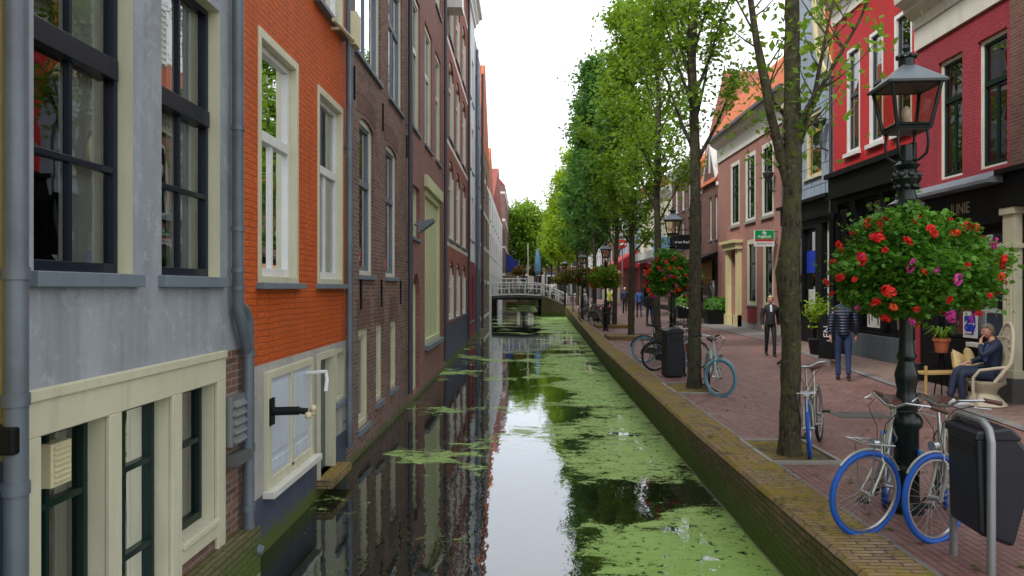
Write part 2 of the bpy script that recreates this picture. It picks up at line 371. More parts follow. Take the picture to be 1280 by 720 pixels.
def strip(name, xa, xb, mat, dz, ys=YS, kind='structure'):
    m = MB()
    for y0, y1 in zip(ys, ys[1:]):
        m.quad((xa(y0), y0, pz(y0)+dz), (xb(y0), y0, pz(y0)+dz), (xb(y1), y1, pz(y1)+dz), (xa(y1), y1, pz(y1)+dz))
    return tag(m.build(name, mat, fixn=False), kind=kind)

def paving(name, c1, c2, mortar, bw, rh, rot=0, wear=.5, ms=.008):
    t = NT(name); p = t.pos(); u = t.mapv(p, rot=(0, 0, rot))
    b = t.n('TexBrick', Vector=u, Color1=c1, Color2=c2, Mortar=mortar, Scale=1.0, Mortar_Size=ms, Mortar_Smooth=.3, Brick_Width=bw, Row_Height=rh)
    a = t.noise(p, .45, 6, .6); f = t.noise(p, 22, 5, .7); m_ = t.noise(p, 2.2, 6, .65, .5)
    cc = t.mix(t.math('MULTIPLY', t.ramp(f, [(.4, 0), (.7, 1)]), .5), b.outputs['Color'], dark(c1, .5))
    cc = t.mix(t.math('MULTIPLY', t.ramp(a, [(.45, 0), (.65, 1)]), wear), cc, dark(c1, .62))
    cc = t.mix(t.math('MULTIPLY', t.ramp(m_, [(.52, 0), (.68, 1)]), .5), cc, (.30, .22, .19))
    cc = t.mix(t.ramp(t.noise(p, 90, 2), [(.70, 0), (.74, .6)]), cc, (.35, .28, .2))
    h = t.math('ADD', t.math('MULTIPLY', b.outputs['Fac'], -1.0), t.math('MULTIPLY', f, .7))
    t.set(Base_Color=cc, Roughness=t.mr(m_, .3, .7, .42, .85), Normal=t.bump(h, .6, .008), Specular_IOR_Level=.4); return t.m
paving('street_brick', (.30, .155, .13), (.20, .10, .092), (.085, .06, .055), .21, .07, R(90))
paving('walk_brick', (.29, .19, .155), (.20, .125, .11), (.09, .07, .06), .2, .1, R(0))
paving('slabs', (.24, .235, .23), (.19, .19, .19), (.07, .065, .06), .6, .4, 0, .4, .01)
def mossy(name, brick_rot, uvs=True, amount=.5, c1=(.20, .135, .085), c2=(.135, .085, .06), low=False):
    t = NT(name); p = t.pos(); u = t.mapv(t.uv() if uvs else p, rot=(0, 0, brick_rot)); wz = t.n('TexNoise', Vector=u, Scale=3.5, Detail=4.0)
    u = t.n('VectorMath', _operation='ADD', I0=u, I1=t.n('VectorMath', _operation='SCALE', I0=wz.outputs['Color'], Scale=.03).outputs[0]).outputs[0]
    b = t.n('TexBrick', Vector=u, Color1=c1, Color2=c2, Mortar=(.075, .06, .035), Scale=1.0, Mortar_Size=.009, Mortar_Smooth=.6, Brick_Width=.22 if low else .24, Row_Height=.06)
    n = t.noise(p, 1.6, 7, .68, .4); f = t.noise(p, 26, 5, .7); k = t.noise(p, 9, 5, .65)
    mo = t.mix(f, (.12, .075, .012), (.42, .30, .055)); mo = t.mix(t.ramp(k, [(.52, 0), (.66, 1)]), mo, (.17, .19, .02))
    a = t.math('ADD', t.math('MULTIPLY', n, .62), t.math('MULTIPLY', k, .38))
    fac = t.ramp(a, [(.42, 0), (.57 if not low else .55, 1)])
    cc = t.mix(t.math('MULTIPLY', t.ramp(f, [(.4, 0), (.75, 1)]), .5), b.outputs['Color'], (.05, .04, .03))
    if low:
        z = t.sep(p)[2]; g = t.mr(t.math('ADD', z, t.math('MULTIPLY', n, .4)), .12, -.22)
        cc = t.mix(t.math('MULTIPLY', fac, .6), cc, (.07, .075, .018)); cc = t.mix(t.math('MULTIPLY', g, .85), cc, t.mix(f, (.03, .06, .008), (.10, .19, .02)))
        cc = t.mix(t.mr(z, WZ+.035, WZ+.015), cc, (.28, .30, .24))
    else: cc = t.mix(t.math('MULTIPLY', fac, .94), cc, mo); cc = t.mix(t.ramp(t.noise(p, 3.3, 6, .7), [(.56, 0), (.66, .7)]), cc, (.07, .06, .04))
    h = t.math('ADD', t.math('MULTIPLY', b.outputs['Fac'], -1.0), t.math('ADD', t.math('MULTIPLY', f, .7), t.math('MULTIPLY', fac, .7)))
    t.set(Base_Color=cc, Roughness=.88, Normal=t.bump(h, .8, .014), Specular_IOR_Level=.25); return t.m
mossy('coping_moss', 0, True, .55, (.38, .27, .18), (.24, .165, .11)); mossy('quay_moss', 0, True, .55, (.27, .19, .125), (.17, .12, .08), low=True); mossy('pit_soil', 0, True, .75, (.16, .13, .09), (.11, .09, .06))
t = NT('earth'); t.set(Base_Color=t.mix(t.noise(t.pos(), 2), (.05, .05, .03), (.10, .09, .06)), Roughness=.95)

tag(MB().quad((-400, -300, -2.6), (400, -300, -2.6), (400, 900, -2.6), (-400, 900, -2.6)).build('ground', 'earth', fixn=False), kind='structure')
# water with floating duckweed
t = NT('canal_water'); p = t.pos(); s3 = t.sep(p)
rip = t.noise(t.mapv(p, (1.0, .55, 1)), 3.2, 3, .5); rip2 = t.noise(t.mapv(p, (1, .5, 1)), 14, 2)
nrm = t.bump(t.math('ADD', rip, t.math('MULTIPLY', rip2, .25)), .10, .022)
fr = t.n('Fresnel', IOR=1.33, Normal=nrm)
gl = t.n('BsdfGlossy', Color=(.86, .90, .95, 1), Roughness=.012, Normal=nrm); df = t.n('BsdfDiffuse', Color=(.012, .015, .008, 1))
wat = t.n('MixShader', I0=t.math('ADD', t.math('MULTIPLY', fr.outputs[0], 1.25), .17, True), I1=df.outputs[0], I2=gl.outputs[0])
warp = t.n('TexNoise', Vector=p, Scale=.7, Detail=3.0)
pw = t.n('VectorMath', _operation='ADD', I0=p, I1=t.n('VectorMath', _operation='SCALE', I0=warp.outputs['Color'], Scale=.9).outputs[0]).outputs[0]
n1 = t.noise(t.mapv(pw, (.8, 1, 1)), .6, 3, .5, .3); n2 = t.noise(t.mapv(pw, (.75, 1.25, 1)), 2.6, 9, .74, .5); n3 = t.noise(p, 34, 3, .6)
m_ = t.math('ADD', t.math('MULTIPLY', n1, .62), t.math('ADD', t.math('MULTIPLY', n2, .52), t.math('MULTIPLY', n3, .12)))
bias = t.ramp(t.mr(s3[0], -2.6, 2.6), [(0, .02), (.22, .035), (.46, .035), (.62, .06), (.78, .165), (1, .19)])
def blob(cx, cy, rx, ry, amp):
    dx = t.math('DIVIDE', t.math('SUBTRACT', s3[0], cx), rx); dy = t.math('DIVIDE', t.math('SUBTRACT', s3[1], cy), ry)
    q = t.math('ADD', t.math('MULTIPLY', dx, dx), t.math('MULTIPLY', dy, dy))
    return t.math('MULTIPLY', t.math('EXPONENT', t.math('MULTIPLY', q, -1.0)), amp)
tot = t.math('ADD', m_, bias)
for a in [(1.2, 8.8, 1.25, .7, -.30), (1.5, 11.1, 1.2, 1.1, .07), (1.4, 14.6, 1.6, 1.2, -.055), (.95, 7.1, 1.1, .75, .08), (.1, 8.5, .45, 4.0, -.14), (-1.9, 6.5, .9, 3.5, -.08), (-.8, 12.5, .8, 2.2, -.01), (-.6, 9.6, .5, .5, .05), (1.6, 20, 1.2, 2.6, .05), (1.2, 34, 3, 8, -.09), (.4, 17.2, 1.6, .7, -.06), (0, 27, 3, 3, .03)]:
    tot = t.math('ADD', tot, blob(*a))
mask = t.ramp(tot, [(.705, 0), (.74, .85), (.80, 1)]); spk = t.math('MULTIPLY', t.ramp(n3, [(.66, 0), (.70, 1)]), t.ramp(tot, [(.58, 0), (.71, .9)]))
mask = t.math('MAXIMUM', mask, spk)
holes = t.math('MULTIPLY', t.ramp(t.noise(p, 11, 4, .7), [(.36, 0), (.42, 1)]), t.ramp(t.noise(t.mapv(p, (.6, 1.6, 1)), 3.1, 8, .78), [(.36, .1), (.42, 1)]))
mask = t.math('MULTIPLY', mask, holes)
weed = t.mix(n3, (.12, .24, .04), (.38, .55, .17)); weed = t.mix(t.ramp(n2, [(.4, 0), (.7, 1)]), weed, (.34, .50, .16)); weed = t.mix(t.mr(s3[1], 5.5, 8.5, .6, 0), weed, (.20, .38, .05))
wd = t.n('BsdfPrincipled', Base_Color=weed, Roughness=.7, Specular_IOR_Level=.25, Normal=t.bump(n3, .5, .01))
fin = t.n('MixShader', I0=mask, I1=wat.outputs[0], I2=wd.outputs[0]); t.t.links.new(fin.outputs[0], t.o.inputs['Surface'])
tag(MB().quad((-4.2, -8, WZ), (5, -8, WZ), (5, 106, WZ), (-4.2, 106, WZ)).build('water', 'canal_water', fixn=False), kind='structure')

# quay wall with brick-on-edge coping
qm = MB(); YQ = YS+[]
for y0, y1 in zip(YQ, YQ[1:]):
    a0, a1, b0, b1 = lerp(QW, y0), lerp(QW, y1), lerp(QT, y0), lerp(QT, y1)
    qm.quad((a0, y0, -1.4), (a1, y1, -1.4), (b1, y1, pz(y1)-.0), (b0, y0, pz(y0)-.0), 0)
    e0, e1 = b0+.49, b1+.49
    qm.quad((b0, y0, pz(y0)), (b1, y1, pz(y1)), (b1+.03, y1, pz(y1)+.035), (b0+.03, y0, pz(y0)+.035), 1)
    qm.quad((b0+.03, y0, pz(y0)+.035), (b1+.03, y1, pz(y1)+.035), (e1, y1, pz(y1)+.03), (e0, y0, pz(y0)+.03), 1)
    qm.quad((e0, y0, pz(y0)+.03), (e1, y1, pz(y1)+.03), (e1, y1, pz(y1)-.05), (e0, y0, pz(y0)-.05), 1)
tag(qm.build('quay_wall', ['quay_moss', 'coping_moss'], fixn=False), 'low mossy brick quay wall along the right side of the canal', 'quay wall')
strip('street', lambda y: lerp(QT, y)+.45, lambda y: 13, 'street_brick', 0)
strip('edge_strip', lambda y: lerp(QT, y)+.50, lambda y: lerp(QT, y)+.56, 'slabs', .006)
GUT = [(6.6, -6), (6.7, 8), (6.96, 10), (7.45, 14), (7.75, 17), (8.75, 23), (9.1, 28), (9.3, 64)]
strip('sidewalk', lambda y: lerp(GUT, y), lambda y: 12.9, 'walk_brick', .012)
strip('gutter', lambda y: lerp(GUT, y)-.16, lambda y: lerp(GUT, y)+.05, 'slabs', .018)
SQ = 1.12
tag(MB().quad((3.85, 63.9, .357), (14, 63.9, .357), (14, 240, .357), (3.85, 240, .357)).quad((1.5, 66.25, SQ), (3.85, 66.25, .357), (3.85, 104, .357), (1.5, 104, SQ)).quad((-9, 104, .357), (3.85, 104, .357), (3.85, 240, .357), (-9, 240, .357)).build('square', 'street_brick', fixn=False), kind='structure')
tag(MB().quad((9.15, 29.4, .02), (10.78, 29.4, .02), (10.78, 40.4, .045), (9.15, 40.4, .045)).build('stone_paving', 'slabs', fixn=False), kind='structure')
tag(MB().quad((4.75, 10.8, .006), (5.55, 10.8, .006), (5.55, 11.3, .006), (4.75, 11.3, .006)).build('manhole_cover', 'dark_stone', fixn=False), 'rectangular iron cover let into the brick street', 'manhole cover')

# ------------------------------------------------------------------ houses
class House:
    def __init__(s, name, label, side, X, Ya, Yb, zb, zt, mats, matfn=None, depth=7, cat='house', roof='orange_tiles', ridge=3.2, body=0):
        s.X, s.Ya, s.Yb, s.side, s.W = X, Ya, Yb, side, Yb-Ya
        s.zb, s.zt, s.mats, s.matfn, s.depth, s.roof, s.ridge, s.body = zb, zt, mats, matfn or (lambda u, z: 0), depth, roof, ridge, body
        s.root = empty(name, (X, Ya if side == 'L' else Yb, 0), R(90) if side == 'L' else R(-90), label, cat)
        s.holes = []; s.extra = MB(); s.zs = []
    def Y(s, px): return s.X*900/(px-655)
    def U(s, px): return s.Y(px)-s.Ya if s.side == 'L' else s.Yb-s.Y(px)
    def Z(s, px, py): return EYE-(py-360)*s.Y(px)/900
    def opening(s, u0, u1, z0, z1, d, m=0, arch=0): s.holes.append((u0, u1, z0, z1, d, m, arch))
    def window(s, u0, u1, z0, z1, d=.12, cas=.07, casm='cream_white', sash='dark_green', sw=.045, v=(.5,), h=(), hs=.03, sill=.05, sillm='sill_grey', silh=.07,
               curtain=(), near=False, rev=0, arch=0, name='window', proud=0, pane='far_glass', top=0, label=None, glasst=None, sashtop=None):
        if u0 > u1: u0, u1 = u1, u0
        s.opening(u0, u1, z0, z1, d+.09, rev, arch)
        A = cas; m = MB(); y0, y1 = d-proud, d+.09
        if A > 0:
            m.box(u0-.0, u0+A, y0, y1, z0, z1-.001); m.box(u1-A, u1+.0, y0, y1, z0, z1-.001); m.box(u0+A, u1-A, y0, y1, z1-A*1.2, z1-.001); m.box(u0+A, u1-A, y0, y1, z0, z0+A*.9)
        else: m.box(u0, u0+.01, d+.08, d+.09, z0, z1)
        wn = m.build(name, casm, s.root, bevel=.006 if near else 0)
        if label: wn['label'] = label
        a0, a1, b0, b1 = u0+A, u1-A, z0+A*.9, z1-A*1.2
        m = MB(); q = d+.03
        e = .07
        m.box(a0, a0+sw, q, y1-.005, b0, b1); m.box(a1-sw, a1, q, y1-.005, b0, b1); m.box(a0+sw, a1-sw, q, y1-.005, b1-sw, b1); m.box(a0+sw, a1-sw, q, y1-.005, b0, b0+sw*1.4)
        for hh in h:
            zz, th, pr = (hh+(0,))[:3] if isinstance(hh, tuple) else (hh, hs, 0)
            m.box(a0+sw, a1-sw, q-pr+.004, y1-.008, zz-th, zz+th)
        for vv in v:
            if isinstance(vv, tuple): vx, lo, hi = vv
            else: vx, lo, hi = vv, b0+sw, b1-sw
            x = a0+(a1-a0)*vx; m.box(x-hs*.8, x+hs*.8, q+.008, y1-.012, lo, hi)
        m.build('sash', sash, wn, bevel=.004 if near else 0)
        yp = d+.065
        pm = 'pane_glass' if near else pane
        MB().quad((a0+.01, yp, b0+.01), (a1-.01, yp, b0+.01), (a1-.01, yp, b1-.01), (a0+.01, yp, b1-.01)).build('pane', pm if pm != 'solid' else 'dark_pane', wn)
        if pm != 'solid':
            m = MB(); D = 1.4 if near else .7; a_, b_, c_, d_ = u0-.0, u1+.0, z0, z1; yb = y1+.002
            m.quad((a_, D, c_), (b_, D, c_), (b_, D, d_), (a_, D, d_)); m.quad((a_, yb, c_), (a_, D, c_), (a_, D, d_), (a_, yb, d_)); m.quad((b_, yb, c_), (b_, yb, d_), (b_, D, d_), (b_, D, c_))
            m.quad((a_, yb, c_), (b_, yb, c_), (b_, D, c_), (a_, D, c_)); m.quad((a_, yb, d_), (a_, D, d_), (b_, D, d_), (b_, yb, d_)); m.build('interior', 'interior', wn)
            for (f0, f1, g0, g1, cm) in curtain:
                m = MB(); n = max(4, int((f1-f0)*40)); pts = []
                for i in range(n+1):
                    x = a0+(a1-a0)*(f0+(f1-f0)*i/n); pts.append((x, y1+.07+.022*math.sin(i*1.9+u0*7)))
                lo, hi = b0+(b1-b0)*g0, b0+(b1-b0)*g1
                for i in range(n): m.quad((pts[i][0], pts[i][1], lo), (pts[i+1][0], pts[i+1][1], lo), (pts[i+1][0], pts[i+1][1], hi), (pts[i][0], pts[i][1], hi))
                m.build('curtain', cm, wn, smooth=True, fixn=False)
        if sill:
            MB().box(u0-.05, u1+.05, -sill, d+.0, z0-silh, z0-.002).build('sill', sillm, wn, bevel=.006 if near else 0)
        return wn
    def winpx(s, pa, pb, ytop, ybot, **k):
        """edges read off the photograph at columns pa and pb, heights at their middle"""
        ua, ub = s.U(pa), s.U(pb); pm = (pa+pb)/2
        return s.window(min(ua, ub), max(ua, ub), s.Z(pm, ybot), s.Z(pm, ytop), **k)
    def box(s, name, mat, u0, u1, y0, y1, z0, z1, bevel=0, parent=None): return MB().box(u0, u1, y0, y1, z0, z1).build(name, mat, parent or s.root, bevel=bevel)
    def cornice(s, z, h=.5, out=.35, mat='cream_white', board=.0):
        m = MB(); W = s.W
        prof = [(0, z-board), (-.05, z-board), (-.05, z), (-.08, z), (-.10, z+h*.25), (-out*.55, z+h*.45), (-out*.6, z+h*.6), (-out*.95, z+h*.72), (-out, z+h), (.12, z+h), (.12, z-board)]
        m.prism([(a+.0, b) for a, b in prof], 'x', -.01, W+.01)
        return m.build('cornice', mat, s.root)
    def pipe(s, u, z0, z1, r=.05, mat='zinc', y=None, collars=(), name='downpipe'):
        y = -(r+.035) if y is None else y
        m = MB(); m.tube([(u, y, z0), (u, y, z1)], r, 14)
        for c in collars: m.tube([(u, y, c-.03), (u, y, c+.03)], r*1.14, 14); m.box(u-.015, u+.015, y, .01, c-.012, c+.012)
        return m.build(name, mat, s.root, smooth=True)
    def Up(s, px, off=.09): return (s.X+(off if s.side == 'L' else -off))*900/(px-655)-s.Ya if s.side == 'L' else s.Yb-(s.X-off)*900/(px-655)
    def finish(s):
        us = sorted({0, s.W, *[h[0] for h in s.holes], *[h[1] for h in s.holes], *getattr(s, 'us', [])}); zs = sorted({s.zb, s.zt, *s.zs, *[h[2] for h in s.holes], *[h[3] for h in s.holes]})
        us = [u for u in us if 0 <= u <= s.W]; zs = [z for z in zs if s.zb <= z <= s.zt]
        m = MB()
        for a, b in zip(us, us[1:]):
            for c, d in zip(zs, zs[1:]):
                x, z = (a+b)/2, (c+d)/2
                if any(h[0] < x < h[1] and h[2] < z < h[3] for h in s.holes): continue
                m.quad((a, 0, c), (b, 0, c), (b, 0, d), (a, 0, d), s.matfn(x, z))
        for (a, b, c, d, r, mi, ar) in s.holes:
            mi = mi or s.matfn((a+b)/2, (c+d)/2)
            m.quad((a, 0, c), (a, 0, d), (a, r, d), (a, r, c), mi); m.quad((b, 0, c), (b, r, c), (b, r, d), (b, 0, d), mi)
            m.quad((a, 0, d), (b, 0, d), (b, r, d), (a, r, d), mi); m.quad((a, 0, c), (a, r, c), (b, r, c), (b, 0, c), mi)
            if ar:
                N = 10; cx = (a+b)/2; hw = (b-a)/2; wm = s.matfn(cx, d)
                f = lambda x: d-ar*(1-math.sqrt(max(0, 1-((x-cx)/hw)**2)))
                xs = [cx-hw*math.cos(math.pi*i/N) for i in range(N+1)]
                for p_, q_ in zip(xs, xs[1:]):
                    m.quad((p_, 0, f(p_)), (q_, 0, f(q_)), (q_, 0, d), (p_, 0, d), wm); m.quad((p_, 0, f(p_)), (p_, r, f(p_)), (q_, r, f(q_)), (q_, 0, f(q_)), wm)
        W, D, bm_ = s.W, s.depth, s.body
        for z0, z1 in zip([s.zb]+sorted(s.zs), sorted(s.zs)+[s.zt]):
            if z1 <= z0: continue
            zz = (z0+z1)/2
            m.quad((0, 0, z0), (0, 0, z1), (0, D, z1), (0, D, z0), s.matfn(0.01, zz)); m.quad((W, 0, z0), (W, D, z0), (W, D, z1), (W, 0, z1), s.matfn(W-.01, zz)); m.quad((0, D, z0), (0, D, z1), (W, D, z1), (W, D, z0), bm_)
        m.quad((0, 0, s.zt), (W, 0, s.zt), (W, D, s.zt), (0, D, s.zt), bm_)
        o = m.build('wall', s.mats, s.root, fixn=False)
        if s.roof:
            r_ = s.ridge; zt = s.zt+.02; m = MB()
            m.prism([(.0, zt), (s.depth, zt), (s.depth/2, zt+r_)], 'x', .02, W-.02); m.build('roof', s.roof, s.root)
        return s.root
def display(wn, a, b, z0, z1, seed, shelves=2):
    """goods set out on shelves behind the shop glass"""
    rr = random.Random(seed); cols_ = ['sign_white', 'cushion', 'terracotta', 'awning_tan', 'blue_cloth', 'maroon', 'tan_brick', 'leaf_mid', 'letter_gold', 'white']; a, b = min(a, b)+.1, max(a, b)-.1; m = MB()
    for k in range(shelves):
        z = z0+(z1-z0)*k/max(1, shelves); m.box(a, b, .3, .62, z-.03, z, 0); x = a+.03
        while x < b-.12:
            w_ = rr.uniform(.06, .2); h_ = rr.uniform(.08, .32); y = rr.uniform(.32, .42); c_ = rr.randrange(1, len(cols_)+1)
            if rr.random() < .5: m.box(x, x+w_*.85, y, y+.12, z, z+h_, c_)
            else: m.lathe([(w_*.3, 0), (w_*.45, h_*.4), (w_*.2, h_*.75), (w_*.25, h_)], 8, (x+w_*.5, y+.08, z), c_)
            x += w_+rr.uniform(.02, .14)
    m.build('display', ['bamboo']+cols_, wn)
def soldier(H, u0, u1, z, h=.25, mat='umber_brick', rise=.05):
    m = MB(); N = 8
    for i in range(N):
        a, b = i/N, (i+1)/N; f = lambda q: rise*(1-(2*q-1)**2)
        xa, xb = u0+(u1-u0)*a, u0+(u1-u0)*b
        m.prism([(xa, z+f(a)), (xb, z+f(b)), (xb, z+h+f(b)), (xa, z+h+f(a))], 'y', -.006, .004)
    m.build('lintel', mat, H.root)

# ---- left side, nearest first
XL = -2.5
H = House('ochre_house', 'ochre yellow plastered house with navy base cut off by the left edge of the photo', 'L', XL, -1.5, 3.47, -1.6, 13, ['ochre_plaster', 'navy_plaster'], lambda u, z: 1 if z < 1.12 else 0)
H.zs = [1.12]; H.window(1.0, 2.2, 2.05, 4.2); H.window(3.0, 4.2, 2.05, 4.2)
H.box('wall_lamp', 'black_paint', 4.84, 4.94, -.13, -.0, 1.17, 1.30, .01); H.finish()

H = House('grey_house', 'grey plastered canal house with tall black sash windows and cream lower window frame', 'L', XL, 3.47, 6.43, -1.6, 13, ['grey_plaster', 'cream', 'brown_brick'],
          lambda u, z: 0 if z > 1.42 else (2 if (z < .0 or u > H.U(278)) else 0), body=0)
H.zs = [0.0, 1.42, 3.045, 3.06]; H.us = [H.U(278)]
hk = dict(d=.065, cas=0, sash='navy', sw=.045, hs=.019, near=True, rev=1, sillm='sill_grey', silh=.085, sill=.06, curtain=[(.62, 1, 0, 1, 'curtain'), (0, .1, 0, 1, 'curtain')])
H.window(H.U(42), H.U(166), 2.04, 4.22, h=[(3.32, .065, .035), 2.69], v=((.5, 2.1, 4.15),), **hk)
hk['curtain'] = [(.5, 1, 0, 1, 'curtain')]
wn = H.window(H.U(202), H.U(275), 2.04, 4.22, h=[(3.32, .065, .035), 2.69], v=((.5, 2.1, 4.15),), **hk)
m = MB(); x0, x1, z0, z1 = H.U(203)+.07, H.U(203)+.30, 3.55, 3.98
m.box(x0, x1, .13, .16, z0, z1)
for i in range(9): m.box(x0+.02, x1-.02, .118, .13, z0+.03+i*.044, z0+.05+i*.044)
for i in range(5): m.box(x0+.03+i*.045, x0+.036+i*.045, .112, .13, z0+.02, z1-.02)
m.build('ventilator', 'cream_white', wn)
# lower cream frame with three lights
uA, uB = .0, H.U(278); zt, zb_ = 1.415, -.35
fr_holes = [(H.U(45), H.U(131), -.35, 1.19), (H.U(147), H.U(211), -.35, 1.19), (H.U(223), H.U(268), .10, 1.19)]
for (a, b, c, d) in fr_holes:
    H.window(a, b, c, d, d=.07, cas=0, sash='dark_green', sw=.045, hs=.02, h=[.76, .18] if b < 1.8 else [.74], v=((.42, .08, 1.15),) if b < 1.8 else ((.42, .12, 1.15),), near=True, rev=1, sill=0, curtain=[(.5, 1, 0, 1, 'blind')])
m = MB(); ed = [uA]+[x for h_ in fr_holes for x in h_[:2]]+[uB]
for a, b in zip(ed[::2], ed[1::2]):
    m.box(a+.001, b-.001, -.03, .0, zb_, 1.19)
m.box(uA, uB, -.03, 0, 1.19, zt-.0); m.box(uA, uB, -.045, 0, 1.375, zt+.02)
for (a, b, c, d) in fr_holes: m.box(a+.002, b-.002, -.05, .12, c-.05, c-.004)
a, b, c, d = fr_holes[2]; m.box(a, b, -.028, 0, -.06, c-.052)
m.build('lower_frame', 'cream', H.root, bevel=.006)
m = MB(); x0, x1 = H.U(78), H.U(103); m.box(x0, x1, .06, .16, .86, 1.10)
for i in range(7): m.box(x0+.02, x1-.02, .05, .06, .885+i*.03, .90+i*.03)
m.build('ventilator', 'vent_cream', H.root, bevel=.01)
m = MB(); x0, x1 = H.U(280), H.U(297); m.box(x0, x1, -.07, 0, .62, 1.04)
for i in range(5): m.prism([(-.07, .65+i*.075), (-.1, .65+i*.075), (-.07, .70+i*.075)], 'x', x0+.02, x1-.02)
m.build('louvre_box', 'galv', H.root); H.box('bracket', 'dark_stone', x0, x1+.05, -.12, 0, .46, .55)
m = MB(); m.box(H.U(225), H.U(303)+.0, -.16, .02, -.62, -.16); m.build('mossy_ledge', 'quay_moss', H.root)
H.pipe(H.Up(20), -1, 9, .052, 'zinc', -.09, (1.0, 1.42, 2.02, 3.9))
# bent downpipe between the grey and the orange house
ux = H.Up(299); m = MB()
m.tube([(ux, -.08, 9), (ux, -.08, 1.78), (ux+.05, -.09, 1.66), (ux+.13, -.09, 1.52), (ux+.2, -.08, 1.4)], .047, 14); m.tube([(ux+.07, -.06, 1.80), (ux+.16, -.07, 1.76), (ux+.22, -.08, 1.66), (ux+.23, -.08, 1.4), (ux+.23, -.08, -.24), (ux+.25, -.12, -.34), (ux+.28, -.17, -.38)], .05, 14)
for z in (3.3, 2.45, 2.1, 1.95): m.tube([(ux, -.08, z-.02), (ux, -.08, z+.02)], .055, 14)
for z in (1.38, .55, .02): m.tube([(ux+.23, -.08, z-.03), (ux+.23, -.08, z+.03)], .058, 14)
m.build('downpipe', 'zinc', H.root, smooth=True); H.finish()

H = House('orange_house', 'bright orange painted brick house with cream framed casement windows', 'L', XL, 6.43, 10.14, -1.6, 13.5, ['orange_paint', 'pale_plaster', 'navy_plaster'],
          lambda u, z: 0 if z > 1.22 else (1 if z > -.03 else 2), body=0)
H.zs = [-.03, 1.22]
def casement(u0, u1, z0, z1, tr):
    m_ = (z0+tr)/2
    return H.window(u0, u1, z0, z1, d=.035, cas=.075, casm='cream', proud=.05, sash='white', sw=.06, hs=.035, h=[(tr, .05, .02)], v=((.5, z0+.1, tr-.04),), near=True, sill=.09, silh=.06, curtain=[(0, .14, 0, 1, 'curtain'), (.86, 1, 0, 1, 'curtain')])
casement(H.U(322), H.U(372), 2.0, 4.42, 3.44); casement(H.U(396.5), H.U(428), 2.0, 4.42, 3.44)
casement(H.U(322), H.U(372), 5.5, 7.6, 6.8); casement(H.U(393), H.U(428), 5.42, 7.6, 6.8); casement(H.U(322), H.U(372), 8.7, 10.6, 9.9); casement(H.U(393), H.U(428), 8.7, 10.6, 9.9)
# shuttered opening
u0, u1 = H.U(330), H.U(388); m = MB()
m.box(u0, u0+.09, -.045, .02, .0, 1.14); m.box(u1-.09, u1, -.045, .02, .0, 1.14); m.box(u0+.09, u1-.09, -.045, .02, 1.06, 1.14); mid = (u0+u1)/2; m.box(mid-.04, mid+.04, -.04, .02, .06, 1.06); m.box(u0+.09, u1-.09, -.04, .02, .0, .10)
sf = m.build('shutter_frame', 'cream', H.root, bevel=.006); H.box('ledge', 'cream_white', u0-.05, u1+.08, -.12, 0, -.07, -.0, .008, sf)
for a, b in ((u0+.09, mid-.04), (mid+.04, u1-.09)):
    m = MB(); m.box(a, b, -.012, .01, .10, 1.06); m.box(a+.05, b-.05, -.026, -.01, .32, 1.0); m.box(a+.05, b-.05, -.024, -.01, .14, .25); m.build('shutter_panel', 'panel_blue', sf, bevel=.005)
# door
u0, u1 = H.U(396), H.U(417); H.opening(u0, u1, -.37, 1.15, .14, 1); m = MB()
m.box(u0, u0+.07, -.03, .14, -.37, 1.15); m.box(u1-.07, u1, -.03, .14, -.37, 1.15); m.box(u0+.07, u1-.07, -.03, .14, 1.07, 1.15); dr = m.build('door_frame', 'cream', H.root)
m = MB(); m.box(u0+.07, u1-.07, .09, .13, -.37, 1.07); m.box(u0+.17, u1-.17, .075, .09, -.2, .2); m.box(u0+.17, u1-.17, .075, .09, .35, .95); d_ = m.build('door', 'grey_door', H.root)
m = MB(); m.box(u0-.04, u1+.16, -.2, .12, -.46, -.37); m.build('doorstep', 'coping_moss', H.root)
H.window(H.U(420), H.U(431.5), .42, 1.14, d=.05, cas=.06, casm='cream', sash='cream_white', v=(), near=True, proud=.05)
H.pipe(H.Up(437), -.25, 13, .05, 'zinc', -.09, (5.4, 3.9, 1.9, .1))
# spotlight on bracket, white hose hook
u0 = H.U(333)
m = MB(); m.box(u0-.05, u0+.07, -.06, 0, .62, .88); m.tube([(u0+.02, -.05, .75), (u0+.06, -.30, .75)], .042, 12); m.tube([(u0+.06, -.30, .75), (u0+.07, -.38, .74)], .032, 10)
lt = m.build('light_bracket', 'black_paint', H.root)
m = MB(); m.ball((u0+.02, -.40, .71), .036, 12, 8); m.ball((u0+.11, -.41, .72), .036, 12, 8); m.ball((u0+.08, -.43, .77), .034, 12, 8); m.build('bulb', 'vent_cream', lt, smooth=True)
u0 = H.U(384); MB().tube([(u0-.1, -.02, .98), (u0-.1, -.16, .99), (u0+.05, -.2, .98), (u0+.03, -.22, .90), (u0-.02, -.22, .76)], .022, 8).build('pipe_hook', 'white', H.root, smooth=True)
m = MB(); x = H.U(426); m.tube([(x-.9, -.14, 5.28), (x+.25, -.16, 5.36)], .025, 8); m.tube([(x-.5, -.14, 5.31), (x-.5, 0, 5.31)], .02, 6); m.box(x+.05, x+.3, -.2, -.12, 5.3, 5.75); m.build('flag_bracket', 'vent_cream', H.root)
H.finish()

